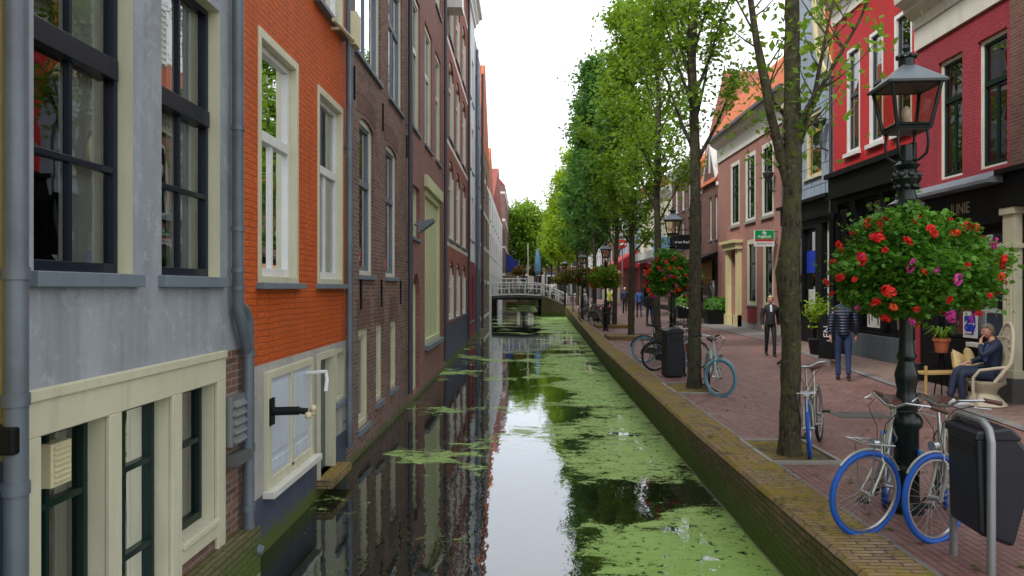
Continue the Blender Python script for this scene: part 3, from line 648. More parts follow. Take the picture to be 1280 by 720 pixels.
def rowwin(H, specs, zbot, ztop, **k):
    for a, b in specs: H.window(H.U(a), H.U(b), zbot, ztop, **k)
H = House('brown_brick_house', 'dark brown brick canal house with arched grey windows, next after the orange house', 'L', XL, 10.14, 15.73, -1.6, 14.5, ['brown_brick', 'umber_brick'], body=0)
k = dict(casm='cream_white', sash='sill_grey', d=.04, cas=.08, curtain=[(0, .2, 0, 1, 'curtain')], near=True)
rowwin(H, [(449, 467), (482, 496)], 2.15, 4.6, arch=.14, h=[(3.6, .05, .02)], v=(), **k)
rowwin(H, [(444, 476), (486, 503)], 5.5, 7.9, h=[(7.0, .05)], **k); rowwin(H, [(444, 476), (486, 503)], 9, 11.2, h=[(10.3, .05)], **k)
for a, b in ((449, 467), (482, 496)): soldier(H, H.U(a)-.12, H.U(b)+.12, 4.61, .3)
for a, b, zz in ((448, 461, -.2), (470, 478.5, 0), (488, 496, 0.03)):
    H.window(H.U(a), H.U(b), zz, 1.32, d=.03, cas=.09, casm='cream', sash='cream', sw=.06, v=(), h=(), sill=.04, silh=.09, curtain=[(0, 1, 0, 1, 'curtain')]); soldier(H, H.U(a)-.1, H.U(b)+.1, 1.33, .42)
for px in (450, 476, 500): H.box('wall_anchor', 'black_paint', H.U(px)-.02, H.U(px)+.02, -.03, 0, 1.62, 2.1)
for px in (442, 478, 508): H.box('wall_anchor', 'black_paint', H.U(px)-.02, H.U(px)+.02, -.03, 0, 4.72, 5.2)
H.pipe(H.Up(513), -.3, 14, .05, 'dark_zinc', -.09, (5.4, 2.5, .6)); H.finish()

H = House('plum_brick_house', 'plum red brick canal house with one tall pale green shuttered window', 'L', XL, 15.73, 23, -1.6, 15, ['plum_brick', 'umber_brick'], body=0)
rowwin(H, [(515, 525), (531, 540), (544.5, 551)], 5.6, 8.7, casm='cream', sash='cream_white', d=.04, h=[(7.5, .06)], cas=.1, curtain=[(0, 1, 0, 1, 'curtain')])
rowwin(H, [(515, 525), (531, 540), (544.5, 551)], 10, 12.6, casm='cream', sash='cream_white', d=.04, h=[(11.7, .06)], cas=.1)
wn = H.window(H.U(531), H.U(550), .5, 4.5, casm='shutter_green', sash='shutter_green', cas=.14, d=.06, sw=.1, h=[(3.1, .08)], v=(.2, .4, .6, .8), sill=.12, silh=.12, proud=.05)
u0, u1 = H.U(531)+.2, H.U(550)-.2; m = MB(); n = 8
for i in range(n): m.box(u0+(u1-u0)*i/n+.03, u0+(u1-u0)*(i+1)/n-.03, .085, .12, .7, 4.3)
m.build('shutter', 'shutter_green', wn)
H.box('lintel', 'shutter_green', H.U(531)-.1, H.U(550)+.2, -.08, 0, 4.5, 4.8)
H.window(H.U(515), H.U(524.5), 3.1, 4.3, casm='cream', sash='cream', v=(), d=.08); H.window(H.U(516), H.U(524.5), -.45, 2.3, arch=.5, casm='shutter_green', sash='cream', sw=.08, v=(), h=[(1.2, .06)], d=.1, sill=0, curtain=[(0, 1, 0, 1, 'curtain')])
m = MB(); x = H.U(518); m.tube([(x, 0, 3.4), (x, -.25, 3.36)], .03, 8); m.prism([(-.12, 3.2), (-.45, 3.45), (-.45, 3.52), (-.12, 3.45)], 'x', x-.18, x+.18); m.build('wall_light', 'lead', H.root)
H.pipe(H.Up(557), -.3, 15, .05, 'dark_zinc', -.09, (8, 5.4, 2.5, .6)); H.finish()

H = House('striped_brick_house', 'narrow red brick house with cream stone stripes and pointed arches over the canal', 'L', XL, 23, 32, -1.6, 15.3, ['stripe_brick', 'cream_white', 'navy_plaster'], lambda u, z: 2 if z < .75 else (1 if (z*1.0) % 3.35 < .14 else 0), body=0)
H.zs = [.75]+[x for k_ in range(1, 5) for x in (k_*3.35, k_*3.35+.14)]
for a, b in ((561, 567), (570, 575), (578, 582)):
    for z0, z1 in ((.9, 2.9), (3.6, 6.3), (7.0, 9.7), (10.4, 12.8)):
        H.window(H.U(a), H.U(b), z0, z1, arch=.5, casm='cream_white', sash='cream_white', cas=.12, v=(), h=[(z1-.9, .05)], d=.05, rev=1, pane='solid')
H.box('bay_sign', 'white', H.U(558), H.U(561), -.5, 0, 11.0, 13.5); H.cornice(14.6, .7, .5, 'shutter_green'); H.pipe(H.Up(586), -.3, 14.6, .06, 'dark_zinc', -.1); H.finish()
H = House('red_base_house', 'pale grey canal house with a red painted ground floor', 'L', XL+.02, 32, 36.2, -1.6, 15.6, ['white_plaster', 'red_plaster'], lambda u, z: 1 if z < 3.2 else 0)
H.zs = [3.2]
for a, b in ((586.5, 588.5), (590, 592)):
    for z0 in (.4, 4.2, 7.5, 10.8): H.window(H.U(a), H.U(b), z0, z0+2.1, d=.1, casm='white', sash='sill_grey', pane='solid')
H.cornice(15, .6, .4, 'white'); H.finish()
H = House('dark_grey_house', 'dark slate grey canal house with zinc pipes, past the red ground floor', 'L', XL+.02, 36.2, 41, -1.6, 14.6, ['slate_plaster', 'dark_grey_plaster'], lambda u, z: 1 if z < 3 else 0)
H.zs = [3]
for u in (.7, 2.6):
    for z0 in (.4, 4.2, 7.5, 10.8): H.window(u, u+1.1, z0, z0+2.1, d=.1, casm='white', sash='sill_grey', pane='solid')
H.pipe(4.4, -.3, 14, .07, 'dark_zinc', -.14); H.pipe(.2, -.3, 14, .07, 'zinc', -.12); H.finish()
H = House('stepped_forward_house', 'tall brick house standing forward over the canal with a steep orange tiled roof', 'L', -2.54, 41, 52.5, -1.6, 10.6, ['tan_brick', 'cream_white'], lambda u, z: 1 if (z % 2.2) < .25 else 0, roof=None, depth=6)
H.zs = [x for k_ in range(0, 5) for x in (k_*2.2, k_*2.2+.25)]
for u in (1.2, 4, 7):
    for z0 in (.5, 4.7, 7.8): H.window(u, u+1.4, z0, z0+1.9, d=.1, casm='white', sash='white', pane='solid')
m = MB(); m.prism([(-.1, 10.6), (11.6, 10.6), (5.7, 16.4)], 'y', -.02, 6); m.build('roof', 'orange_tiles', H.root); m = MB(); m.box(-.02, .0, .0, 6, 9.2, 10.6); m.build('gutter_board', 'sill_grey', H.root); H.finish()
H = House('white_gable_house', 'whitewashed narrow house at the far left end beside the footbridge', 'L', -2.86, 57, 95, -1.6, 10.2, ['white_plaster'], roof=None, depth=6)
for u in (3, 8, 13, 17, 23, 29, 34):
    for z0 in (1.2, 4.6, 7.6): H.window(u, u+1.6, z0, z0+1.9, d=.1, casm='white', sash='navy', pane='solid')
m = MB(); m.prism([(-.1, 10.2), (10, 10.2), (5, 14.0)], 'y', -.02, 6); m.build('roof', 'orange_tiles', H.root); m = MB(); m.prism([(10, 10.2), (37.9, 10.2), (24, 15.4)], 'y', -.02, 6); m.build('roof', 'red_tiles', H.root); H.finish()
H = House('far_brick_house', 'far brown brick house with stone bands and a blue awning beyond the footbridge', 'L', -2.5, 95, 136, -1.6, 15.5, ['brown_brick', 'cream_white'], lambda u, z: 1 if (z % 3.6) < .3 else 0, roof='red_tiles', ridge=4)
H.zs = [x for k_ in range(1, 5) for x in (k_*3.6, k_*3.6+.3)]
for u in (3, 9, 15, 21, 27):
    for z0 in (4.8, 8.2, 11.8): H.window(u, u+2.2, z0, z0+2.3, d=.1, casm='white', sash='dark_green', pane='solid')
m = MB(); m.prism([(0, 6.8), (-1.5, 5.6), (-1.9, 4.2), (0, 4.2)], 'x', 3, 16); m.build('awning', 'awning_blue', H.root); H.box('cafe_screen', 'tan_brick', 3, 5, -1.5, 0, 0, 4.1); H.finish()

# ---- right side, nearest first
def shopglass(H, a, b, z0, z1, name='shop_window', frame='black_paint', v=(), h=(), curtain=(), cas=.07, **k):
    return H.window(H.U(a), H.U(b), z0, z1, d=.12, cas=cas, casm=frame, sash=frame, sw=.03, v=v, h=h, sill=0, near=True, curtain=curtain, name=name, **k)
XR2 = 8.4
H = House('cream_pilaster_shop', 'brown brick shop with cream pilaster and dark base at the right edge', 'R', XR2-.02, 6.0, 12.42, -.3, 12, ['umber_brick', 'black_paint'], lambda u, z: 1 if z < 3.9 else 0)
H.zs = [3.9]; H.window(2.2, 3.6, 4.3, 6.8); H.window(4.4, 5.8, 4.3, 6.8); H.window(1.0, 5.5, .6, 3.1, near=True, casm='black_paint', sash='black_paint', v=(.33, .66))
m = MB(); m.box(.02, .32, -.14, 0, .42, 3.2); m.box(-.02, .36, -.18, 0, 3.2, 3.32); m.box(-.02, .36, -.18, 0, 2.62, 2.7); m.box(-.02, .36, -.18, 0, .42, .56)
for i in range(3): m.box(.07+i*.075, .10+i*.075, -.155, -.13, .6, 2.6)
m.build('pilaster', 'cream', H.root, bevel=.008); H.box('pilaster_base', 'dark_stone', -.02, .36, -.2, 0, -.1, .42)
m = MB(); m.box(0, 6.4, -.2, 0, 3.33, 3.45); m.box(0, 6.4, -.12, 0, 3.45, 3.9); m.box(0, 6.4, -.28, 0, 3.9, 3.98); m.build('fascia', 'black_paint', H.root); H.finish()

H = House('dark_red_house', 'dark red painted brick shop house with lead canopy over its black shopfront', 'R', XR2, 12.42, 15.4, -.3, 8.0, ['dark_red_paint', 'black_paint'], lambda u, z: 1 if z < 3.75 else 0, roof='brown_tiles', ridge=3.5)
H.zs = [3.75]
k = dict(casm='cream_white', sash='dark_green', d=.06, cas=.06, sw=.05, sill=0, h=[(5.68, .05, .02)], near=True, curtain=[(0, .3, 0, 1, 'blind')])
H.window(H.U(1173), H.U(1203), 4.12, 6.5, v=((.5, 4.2, 5.6),), **k); H.window(H.U(1222), H.U(1259), 4.12, 6.5, v=((.5, 4.2, 5.6),), **k)
H.cornice(7.45, .75, .5, 'cream_white', .45)
m = MB(); m.prism([(0, 4.05), (-.42, 3.84), (-.42, 3.78), (0, 3.78)], 'x', -.05, H.W+.0); m.build('canopy', 'lead', H.root)
H.box('fascia', 'black_paint', 0, H.W, -.10, 0, 3.1, 3.76, .005)
wn = shopglass(H, 1168, 1252, .95, 3.05, v=(.5,), curtain=()); display(wn, H.U(1252), H.U(1168), 1.0, 2.4, 4, 3)
text('shop_sign', 'JUNIE', .30, 'letter_gold', H.root, (H.U(1207), -.108, 3.45), sx=.8, ext=.003)
# posters inside the window
pu = H.U(1206); pb = MB().box(pu-.22, pu+.22, .10, .11, 1.0, 1.5).build('poster', 'sign_white', H.root); text('poster_text', 'sun', .24, 'poster_blue', pb, (pu, .095, 1.37), ext=.002, bold=.014); text('poster_text', 'day', .24, 'poster_blue', pb, (pu, .095, 1.21), ext=.002, bold=.014); MB().box(pu-.16, pu+.1, .094, .1, 1.065, 1.08).build('rule', 'black_paint', pb)
pu = H.U(1228)-.03; pb = MB().box(pu-.18, pu+.18, .20, .21, 1.0, 1.5).build('poster', 'sign_white', H.root); text('poster_text', 'sun', .2, 'poster_blue', pb, (pu, .195, 1.37), ext=.002, bold=.014); text('poster_text', 'day', .2, 'poster_blue', pb, (pu, .195, 1.21), ext=.002, bold=.014)
pu = H.U(1250); m = MB(); m.box(pu-.18, pu+.12, .185, .195, 2.2, 2.95)
pb = m.build('poster', 'sign_white', H.root)
m = MB(); rr = random.Random(3)
for i in range(6):
    for j in range(9):
        m.box(pu-.17+i*.045, pu-.14+i*.045+rr.random()*.01, .178, .185, 2.3+j*.07, 2.35+j*.07)
m.build('lattice_print', 'black_paint', pb)
H.box('shop_sill', 'cream_white', H.U(1215), H.U(1252), -.12, 0, .86, .94, .006); H.box('stall_riser', 'black_paint', .0, H.W, -.06, 0, -.1, .3)
H.box('corner_post', 'dark_red_paint', -.0, .14, -.03, 0, 0, 3.05); H.finish()

H = House('bright_red_house', 'bright red painted house with three tall windows above a black shopfront', 'R', 9.6, 17.3, 22.35, -.3, 10.15, ['red_paint', 'black_paint'], lambda u, z: 1 if z < 5.3 else 0, roof='orange_tiles', ridge=3.5)
H.zs = [5.3]
for a, b in ((1058, 1075), (1086, 1104), (1117, 1140)):
    H.window(H.U(a), H.U(b), 5.92, 9.0, casm='white', sash='dark_zinc', cas=.10, d=.04, v=(), h=[(7.6, .05, .02)], near=True, proud=.03, sill=.1, sillm='white', silh=.12, curtain=[(0, 1, 0, .45, 'curtain')])
H.cornice(10.35, .6, .45, 'cream_white', .3); m = MB(); m.box(-.05, H.W, -.28, 0, 5.3, 5.45); m.box(0, H.W, -.16, 0, 4.75, 5.3); m.box(0, H.W, -.24, 0, 4.66, 4.75); m.build('fascia', 'black_paint', H.root)
shopglass(H, 1047, 1062, .6, 4.5, name='door', h=[(3.2, .05)]); wn = shopglass(H, 1068, 1100, .75, 4.5, h=[(3.2, .05)], v=(.5,)); display(wn, H.U(1068), H.U(1100), .85, 2.6, 8, 3); wn = shopglass(H, 1104, 1143, .75, 4.5, h=[(3.2, .05)], v=(.5,)); display(wn, H.U(1104), H.U(1143), .85, 2.6, 9, 3)
m = MB(); m.lathe([(.13, 0), (.13, .3), (.1, .35), (.09, 4.0), (.14, 4.1), (.14, 4.25)], 14, (H.U(1064), -.16, 0)); m.lathe([(.13, 0), (.13, .3), (.1, .35), (.09, 4.0), (.14, 4.1), (.14, 4.25)], 14, (H.U(1046)+.05, -.16, 0)); m.build('column', 'black_paint', H.root, smooth=True)
H.box('stall_riser', 'dark_grey_plaster', H.U(1068), H.W, -.12, 0, -.1, .66); 
pb = H.box('window_print', 'white', H.U(1078), H.U(1096), .14, .15, .85, 1.9); m = MB()
for i in range(5): m.box(H.U(1078)+.1+i*.17, H.U(1078)+.16+i*.17, .12, .14, .95+.1*(i % 3), 1.7)
m.build('print_pattern', 'tan_brick', pb); H.finish()

H = House('blue_grey_gable_house', 'blue-grey panelled neck gable house with one ochre sash window', 'R', 10.3, 23.9, 28.6, -.3, 9.2, ['blue_grey_plaster', 'black_paint'], lambda u, z: 1 if z < 5.0 else 0, roof=None, body=0)
H.zs = [5.0]; u0, u1 = H.U(1007), H.U(1026)
H.window(u0-.05, u1+.05, 5.9, 8.25, casm='cream', sash='ochre_wood', cas=.12, d=.08, v=(), h=[(7.55, .06, .02)], near=True, proud=.03, sill=.08, sillm='cream', curtain=[(0, 1, 0, 1, 'blind')])
H.window(.5, 1.5, 5.9, 8.25, casm='cream', sash='ochre_wood', cas=.12, d=.08, v=(), h=[(7.55, .06, .02)], proud=.03, sill=.08, sillm='cream')
W = H.W; m = MB()     # neck gable
g = []
for i in range(11):
    a = i/10; x = W-1.45*math.sin(a*math.pi/2); g.append((x-.02, 9.2+2.9*(1-math.cos(a*math.pi/2))))
left = [(W-x, z) for x, z in g][::-1]
poly = [(W, 9.2)]+g[1:]+[(W-1.5, 13.2), (W/2, 13.9), (1.5, 13.2)]+left[:-1]+[(0, 9.2)]
m.prism(poly, 'y', 0, .25); m.build('gable', 'blue_grey_plaster', H.root)
def band(pts, w_=.16):
    mm = MB()
    for (a, b), (c, d) in zip(pts, pts[1:]):
        L = math.hypot(c-a, d-b) or 1; nx, nz = -(d-b)/L*w_, (c-a)/L*w_
        mm.prism([(a, b), (c, d), (c-nx, d-nz), (a-nx, b-nz)], 'y', -.09, .3)
    return mm
band([(x, z) for x, z in g]+[(W-1.5, 13.2), (W/2, 13.95)], -.18).build('gable_coping', 'pale_yellow', H.root); band([(W/2, 13.95), (1.5, 13.2)]+[(x, z) for x, z in left], -.18).build('gable_coping', 'pale_yellow', H.root)
m = MB(); m.prism([(-.1, 9.15), (W+.1, 9.15), (W/2, 12.6)], 'y', .3, 7); m.build('roof', 'orange_tiles', H.root)
m = MB()
for z in (5.55, 6.25, 6.95, 7.65, 8.35, 9.0): m.box(0, W, -.006, 0, z, z+.02)
for i, z in enumerate((5.0, 5.55, 6.25, 6.95, 7.65, 8.35)):
    for x in ((.3, W-.35, W-1.9) if i % 2 else (.15, W-.7)): m.box(x, x+.02, -.006, 0, z+.02, z+.55)
m.build('panel_joints', 'dark_zinc', H.root)
m = MB(); m.box(0, W, -.3, 0, 5.0, 5.12); m.box(0, W, -.12, 0, 4.4, 5.0); m.build('fascia', 'black_paint', H.root)
wn = shopglass(H, 1003, 1019, .95, 4.1, h=[(3.2, .04)]); display(wn, H.U(1003), H.U(1019), 1.0, 2.4, 12, 2); shopglass(H, 988, 1002, .95, 4.1); wn = H.window(H.U(1027), H.U(1041), .05, 4.2, casm='cream_white', sash='white', cas=.12, d=.2, v=(), h=[(3.2, .05)], near=True, sill=0, name='door')
H.box('stall_riser', 'black_paint', 0, H.U(1020), -.1, 0, -.1, .85)
pb = H.box('window_print', 'white', H.U(1006), H.U(1017), .14, .15, 1.1, 1.9); pb2 = H.box('window_poster', 'poster_blue', H.U(1004), H.U(1016), .13, .14, 2.5, 3.3)
text('door_letter', 'P', .38, 'sign_white', H.root, (H.U(1043.5), -.02, 2.95), ext=.004, bold=.01)
# wall lantern: basket fire lamp on bracket
x = H.U(1035); m = MB(); m.tube([(x, 0, 6.6), (x, -.22, 6.7), (x, -.26, 7.0), (x, -.2, 7.4)], .035, 8); m.lathe([(.05, 0), (.2, .12), (.25, .3), (.22, .33), (.1, .36)], 12, (x, -.3, 7.35)); m.build('wall_lantern', 'dark_zinc', H.root, smooth=True)
H.pipe(W-.08, 0, 9, .05, 'dark_zinc', -.09); H.finish()

XR5 = 10.8
H = House('rose_brick_house', 'rose brick house with cream cornice, three tall upper windows and a cream pilastered door', 'R', XR5, 28.7, 40.1, -.3, 9.15, ['rose_brick', 'stone'], lambda u, z: 1 if z < .35 else 0, roof=None)
H.zs = [.35]
for a, b in ((913.5, 924.5), (932, 944.5), (952.5, 967)):
    H.window(H.U(a), H.U(b), 5.15, 8.4, casm='cream_white', sash='dark_green', cas=.16, d=.03, proud=.03, v=(), h=[(6.75, .05, .02), 7.2, 7.7], near=False, pane='far_glass', sill=.1, sillm='stone', silh=.12, curtain=[(0, .35, 0, .5, 'curtain')])
H.window(H.U(976), H.U(985), 5.15, 8.4, casm='cream_white', sash='dark_green', cas=.12, h=[(6.75, .05)])
for a, b in ((934, 946), (954, 967)): H.window(H.U(a), H.U(b), 1.15, 4.25, casm='cream', sash='dark_green', cas=.18, d=.03, proud=.03, v=(), h=[(3.1, .05)], sill=.08, sillm='stone', pane='far_glass', curtain=[(.2, .8, .6, 1, 'curtain')])
H.box('red_panel', 'maroon', H.U(935), H.U(945.5), -.03, 0, .3, 1.05)
m = MB(); m.prism([(0, 8.85), (-.07, 8.85), (-.07, 9.0), (-.05, 9.02), (-.05, 9.6), (-.12, 9.65), (-.4, 9.82), (-.5, 10.0), (.1, 10.0), (.1, 8.85)], 'x', -.02, H.W+.02); m.build('cornice', 'cream_white', H.root); H.box('gutter', 'dark_zinc', -.04, H.W+.04, -.64, -.5, 9.95, 10.10)
m = MB(); m.prism([(-.5, 10.05), (H.depth, 10.05), (H.depth, 12.6), (1.1, 12.6)], 'x', 0, H.W); m.build('roof', 'orange_tiles', H.root)
u0, u1 = H.U(911.5), H.U(927); u0, u1 = min(u0, u1), max(u0, u1)
m = MB(); m.box(u0, u0+.4, -.2, 0, .0, 3.9); m.box(u1-.4, u1, -.2, 0, 0, 3.9); m.box(u0-.1, u1+.1, -.35, 0, 3.9, 4.2); m.box(u0-.2, u1+.2, -.5, 0, 4.2, 4.35); m.box(u0, u0+.5, -.28, 0, 0, .6); m.box(u1-.5, u1, -.28, 0, 0, .6); m.build('door_surround', 'pale_yellow', H.root)
H.window(u0+.4, u1-.4, .1, 3.9, casm='cream', sash='dark_green', cas=.1, d=.2, v=(), h=[(2.9, .06)], sill=0, name='door')
x = H.U(969); m = MB(); m.tube([(x, 0, 6.1), (x, -.22, 6.2), (x, -.26, 6.6)], .03, 8); m.lathe([(.05, 0), (.2, .12), (.25, .3), (.1, .36)], 12, (x, -.3, 6.6)); m.build('wall_lantern', 'dark_zinc', H.root, smooth=True)
H.pipe(H.W-1.0, 0, 9.2, .06, 'dark_zinc', -.1)
# projecting shop sign
x = H.U(972); m = MB(); m.box(x-.06, x+.06, -1.0, -.16, 3.72, 4.42); sg = m.build('sign_box', 'sign_white', H.root)
m = MB(); m.box(x+.06, x+.066, -.98, -.18, 4.02, 4.40); m.build('sign_panel', 'sign_green', sg); m = MB(); m.box(x+.06, x+.067, -.98, -.18, 3.94, 4.02); m.build('sign_stripe', 'sign_red', sg)
text('sign_text', 'FUJIFILM', .155, 'sign_white', sg, (x+.068, -.58, 4.12), rot=(R(90), 0, R(90)), ext=.003, sx=.98, bold=.003); text('sign_text', 'DIGIFOTO', .14, 'dark_zinc', sg, (x+.062, -.58, 3.83), rot=(R(90), 0, R(90)), ext=.003)
m = MB(); m.torus((x+.068, -.6, 4.29), .05, .018, 'x', 12, 5); m.torus((x+.068, -.55, 4.27), .04, .015, 'x', 12, 5); m.build('sign_emblem', 'sign_white', sg)
m = MB(); m.tube([(x, 0, 4.35), (x, -.2, 4.35)], .025, 6); m.tube([(x, 0, 3.8), (x, -.2, 3.8)], .025, 6); m.build('sign_bracket', 'dark_zinc', sg)
H.finish()

H = House('gabled_cafe', 'brown brick cafe with a small white-edged gable and a tan awning', 'R', XR5, 40.1, 45.4, -.3, 8.0, ['umber_brick', 'black_paint'], lambda u, z: 1 if z < 3.6 else 0, roof=None)
H.zs = [3.6]; W = H.W
m = MB(); m.prism([(W-3.3, 8), (W-.1, 8), (W-1.7, 10.5)], 'y', 0, 5); m.build('gable', 'umber_brick', H.root)
band([(W-3.5, 7.7), (W-1.7, 10.6)], .13).build('bargeboard', 'white', H.root); band([(W-1.7, 10.6), (W+.1, 7.7)], .13).build('bargeboard', 'white', H.root); H.box('gable_post', 'white', W-1.78, W-1.62, -.06, 0, 8.6, 10.2)
for a, b in ((870, 877), (886, 890), (893, 896.5)): H.window(H.U(a), H.U(b), 4.7, 7.2, casm='white', sash='dark_green', d=.1, cas=.1, v=(), pane='solid')
m = MB(); m.prism([(0, 4.0), (-.9, 3.65), (-.9, 3.6), (0, 3.75)], 'x', 0, W); m.build('canopy', 'black_paint', H.root)
m = MB(); m.prism([(0, 3.55), (-1.1, 3.1), (-1.3, 2.4), (0, 2.4)], 'x', .6, W-1.2); m.build('awning', 'awning_tan', H.root)
H.box('white_panel', 'white', W-1.1, W-.3, -1.0, -.9, 1.9, 3.6); shopglass(H, 871, 893, .5, 3.0)
m = MB(); m.box(W-3.9, W-3.8, -1.9, -.5, 4.3, 5.2); sg = m.build('hanging_sign', 'black_paint', H.root); m = MB(); m.tube([(W-3.85, 0, 5.5), (W-3.85, -2.0, 5.5)], .03, 6); m.tube([(W-3.85, -.7, 5.5), (W-3.85, -.7, 5.2)], .02, 6); m.tube([(W-3.85, -1.7, 5.5), (W-3.85, -1.7, 5.2)], .02, 6); m.build('bracket', 'black_paint', sg)
text('sign_text', 'Kobus Kuch', .22, 'sign_white', sg, (W-3.79, -1.2, 4.75), rot=(R(90), 0, R(90)), ext=.003)
m = MB(); m.prism([(-.2, 7.95), (H.depth, 7.95), (H.depth, 11.5), (2.0, 11.5)], 'x', 0, W); m.build('roof', 'orange_tiles', H.root); H.finish()
# tall roof behind
H = House('tall_roofed_house', 'tall house behind the row showing only its steep red-brown tiled roof', 'R', 12.6, 40.5, 50, -.3, 11.2, ['umber_brick'], roof=None, depth=9)
m = MB(); m.prism([(-.3, 11.2), (9.8, 11.2), (4.7, 15.6)], 'y', -.02, 9); m.build('roof', 'brown_tiles', H.root); H.finish()

H = House('cornice_brick_house', 'red-brown brick house with white windows left of the cafe', 'R', XR5, 45.4, 52.5, -.3, 9.6, ['umber_brick', 'rust_brick'], lambda u, z: 0, roof='orange_tiles')
for i in range(3):
    for z0 in (4.6, 7.2): H.window(.8+i*2.1, 2.1+i*2.1, z0, z0+2.0, casm='white', sash='white', pane='solid')
H.cornice(9.6, .6, .5, 'white'); m = MB(); m.box(0, H.W, -1.2, 0, 3.7, 3.85); m.build('canopy', 'white', H.root); m = MB(); m.prism([(0, 3.6), (-1.6, 2.7), (-1.6, 2.3), (0, 2.3)], 'x', .3, 3.5); m.build('awning', 'awning_tan', H.root); m = MB(); m.box(1.2, 1.3, -1.6, -.4, 4.0, 5.6); m.build('banner', 'banner_blue', H.root); shopglass(H, 845, 865, .5, 3.2); H.finish()
H = House('cream_front_house', 'cream house with tall closely spaced white windows and flat canopy', 'R', XR5, 52.5, 67, -.3, 9.2, ['cream_plaster', 'black_paint'], lambda u, z: 1 if z < 4.2 else 0, roof='orange_tiles')
H.zs = [4.2]
for i in range(7): H.window(.8+i*1.9, 2.0+i*1.9, 5.2, 8.2, casm='white', sash='white', pane='solid')
H.cornice(8.9, .6, .5, 'white'); m = MB(); m.box(0, H.W, -1.0, 0, 4.3, 4.9); m.build('canopy', 'white', H.root); shopglass(H, 805, 835, .5, 3.8); H.finish()
H = House('pale_blue_house', 'pale blue-grey house with a red awning halfway down the street', 'R', XR5, 67, 81, -.3, 10.2, ['blue_grey_plaster', 'maroon'], lambda u, z: 1 if z < 4.2 else 0, roof='red_tiles')
H.zs = [4.2]
for i in range(5):
    for z0 in (5.0, 7.6): H.window(1+i*2.6, 2.4+i*2.6, z0, z0+1.9, casm='white', sash='white', pane='solid')
m = MB(); m.prism([(0, 5.6), (-2.4, 4.0), (-2.4, 3.7), (0, 3.9)], 'x', 3, 13); m.build('awning', 'awning_red', H.root); H.finish()
H = House('brick_terrace_house', 'brown brick house with white sash windows past the red awning', 'R', XR5, 81, 100, -.3, 11, ['umber_brick', 'cream_plaster'], lambda u, z: 1 if z < 4.0 else 0, roof='red_tiles')
H.zs = [4.0]
for i in range(6):
    for z0 in (4.8, 7.8): H.window(1+i*3, 2.6+i*3, z0, z0+2.0, casm='white', sash='white', pane='solid')
H.finish()
H = House('white_terrace_house', 'whitewashed house at the far right end of the street', 'R', XR5, 100, 135, -.3, 10, ['white_plaster', 'dark_grey_plaster'], lambda u, z: 1 if z < 4.0 else 0, roof='orange_tiles')
H.zs = [4.0]
for i in range(10):
    for z0 in (4.8, 7.4): H.window(1+i*3.4, 2.8+i*3.4, z0, z0+1.8, casm='white', sash='dark_green', pane='solid')
H.finish()
# the house closing the view
def front_house(name, label, x0, x1, Y, zt, wall, base, nb):
    r = empty(name, (x0, Y, 0), 0, label, 'house'); m = MB(); W = x1-x0
    m.box(0, W, 0, 8, -.5, zt); m.build('wall', wall, r); m = MB(); m.box(0, W, -.15, 0, .3, 5.2); m.build('shopfront', base, r)
    for i in range(nb):
        u = W*(i+.5)/nb; w_ = W/nb*.32
        for z0 in (6.2, 9.4):
            f = MB().box(u-w_, u+w_, -.06, 0, z0, z0+2.2).build('window', 'white', r); MB().box(u-w_+.15, u+w_-.15, -.09, -.06, z0+.15, z0+2.05).build('pane', 'dark_pane', f)
        f = MB().box(u-w_*1.1, u+w_*1.1, -.2, -.15, .6, 4.6).build('shop_window', 'white', r); MB().box(u-w_*.9, u+w_*.9, -.23, -.2, .9, 4.3).build('pane', 'dark_pane', f)
    m = MB(); m.prism([(0, zt), (8, zt), (4, zt+4)], 'x', -.1, W+.1); m.build('roof', 'red_tiles', r); return r
front_house('corner_shop', 'cream corner shop closing the view at the end of the canal', -4, 4, 140, 12, 'cream_plaster', 'cream_plaster', 3)
front_house('end_house', 'brown brick house closing the far end of the street behind the trees', 4.2, 14, 146, 12, 'umber_brick', 'dark_grey_plaster', 4)
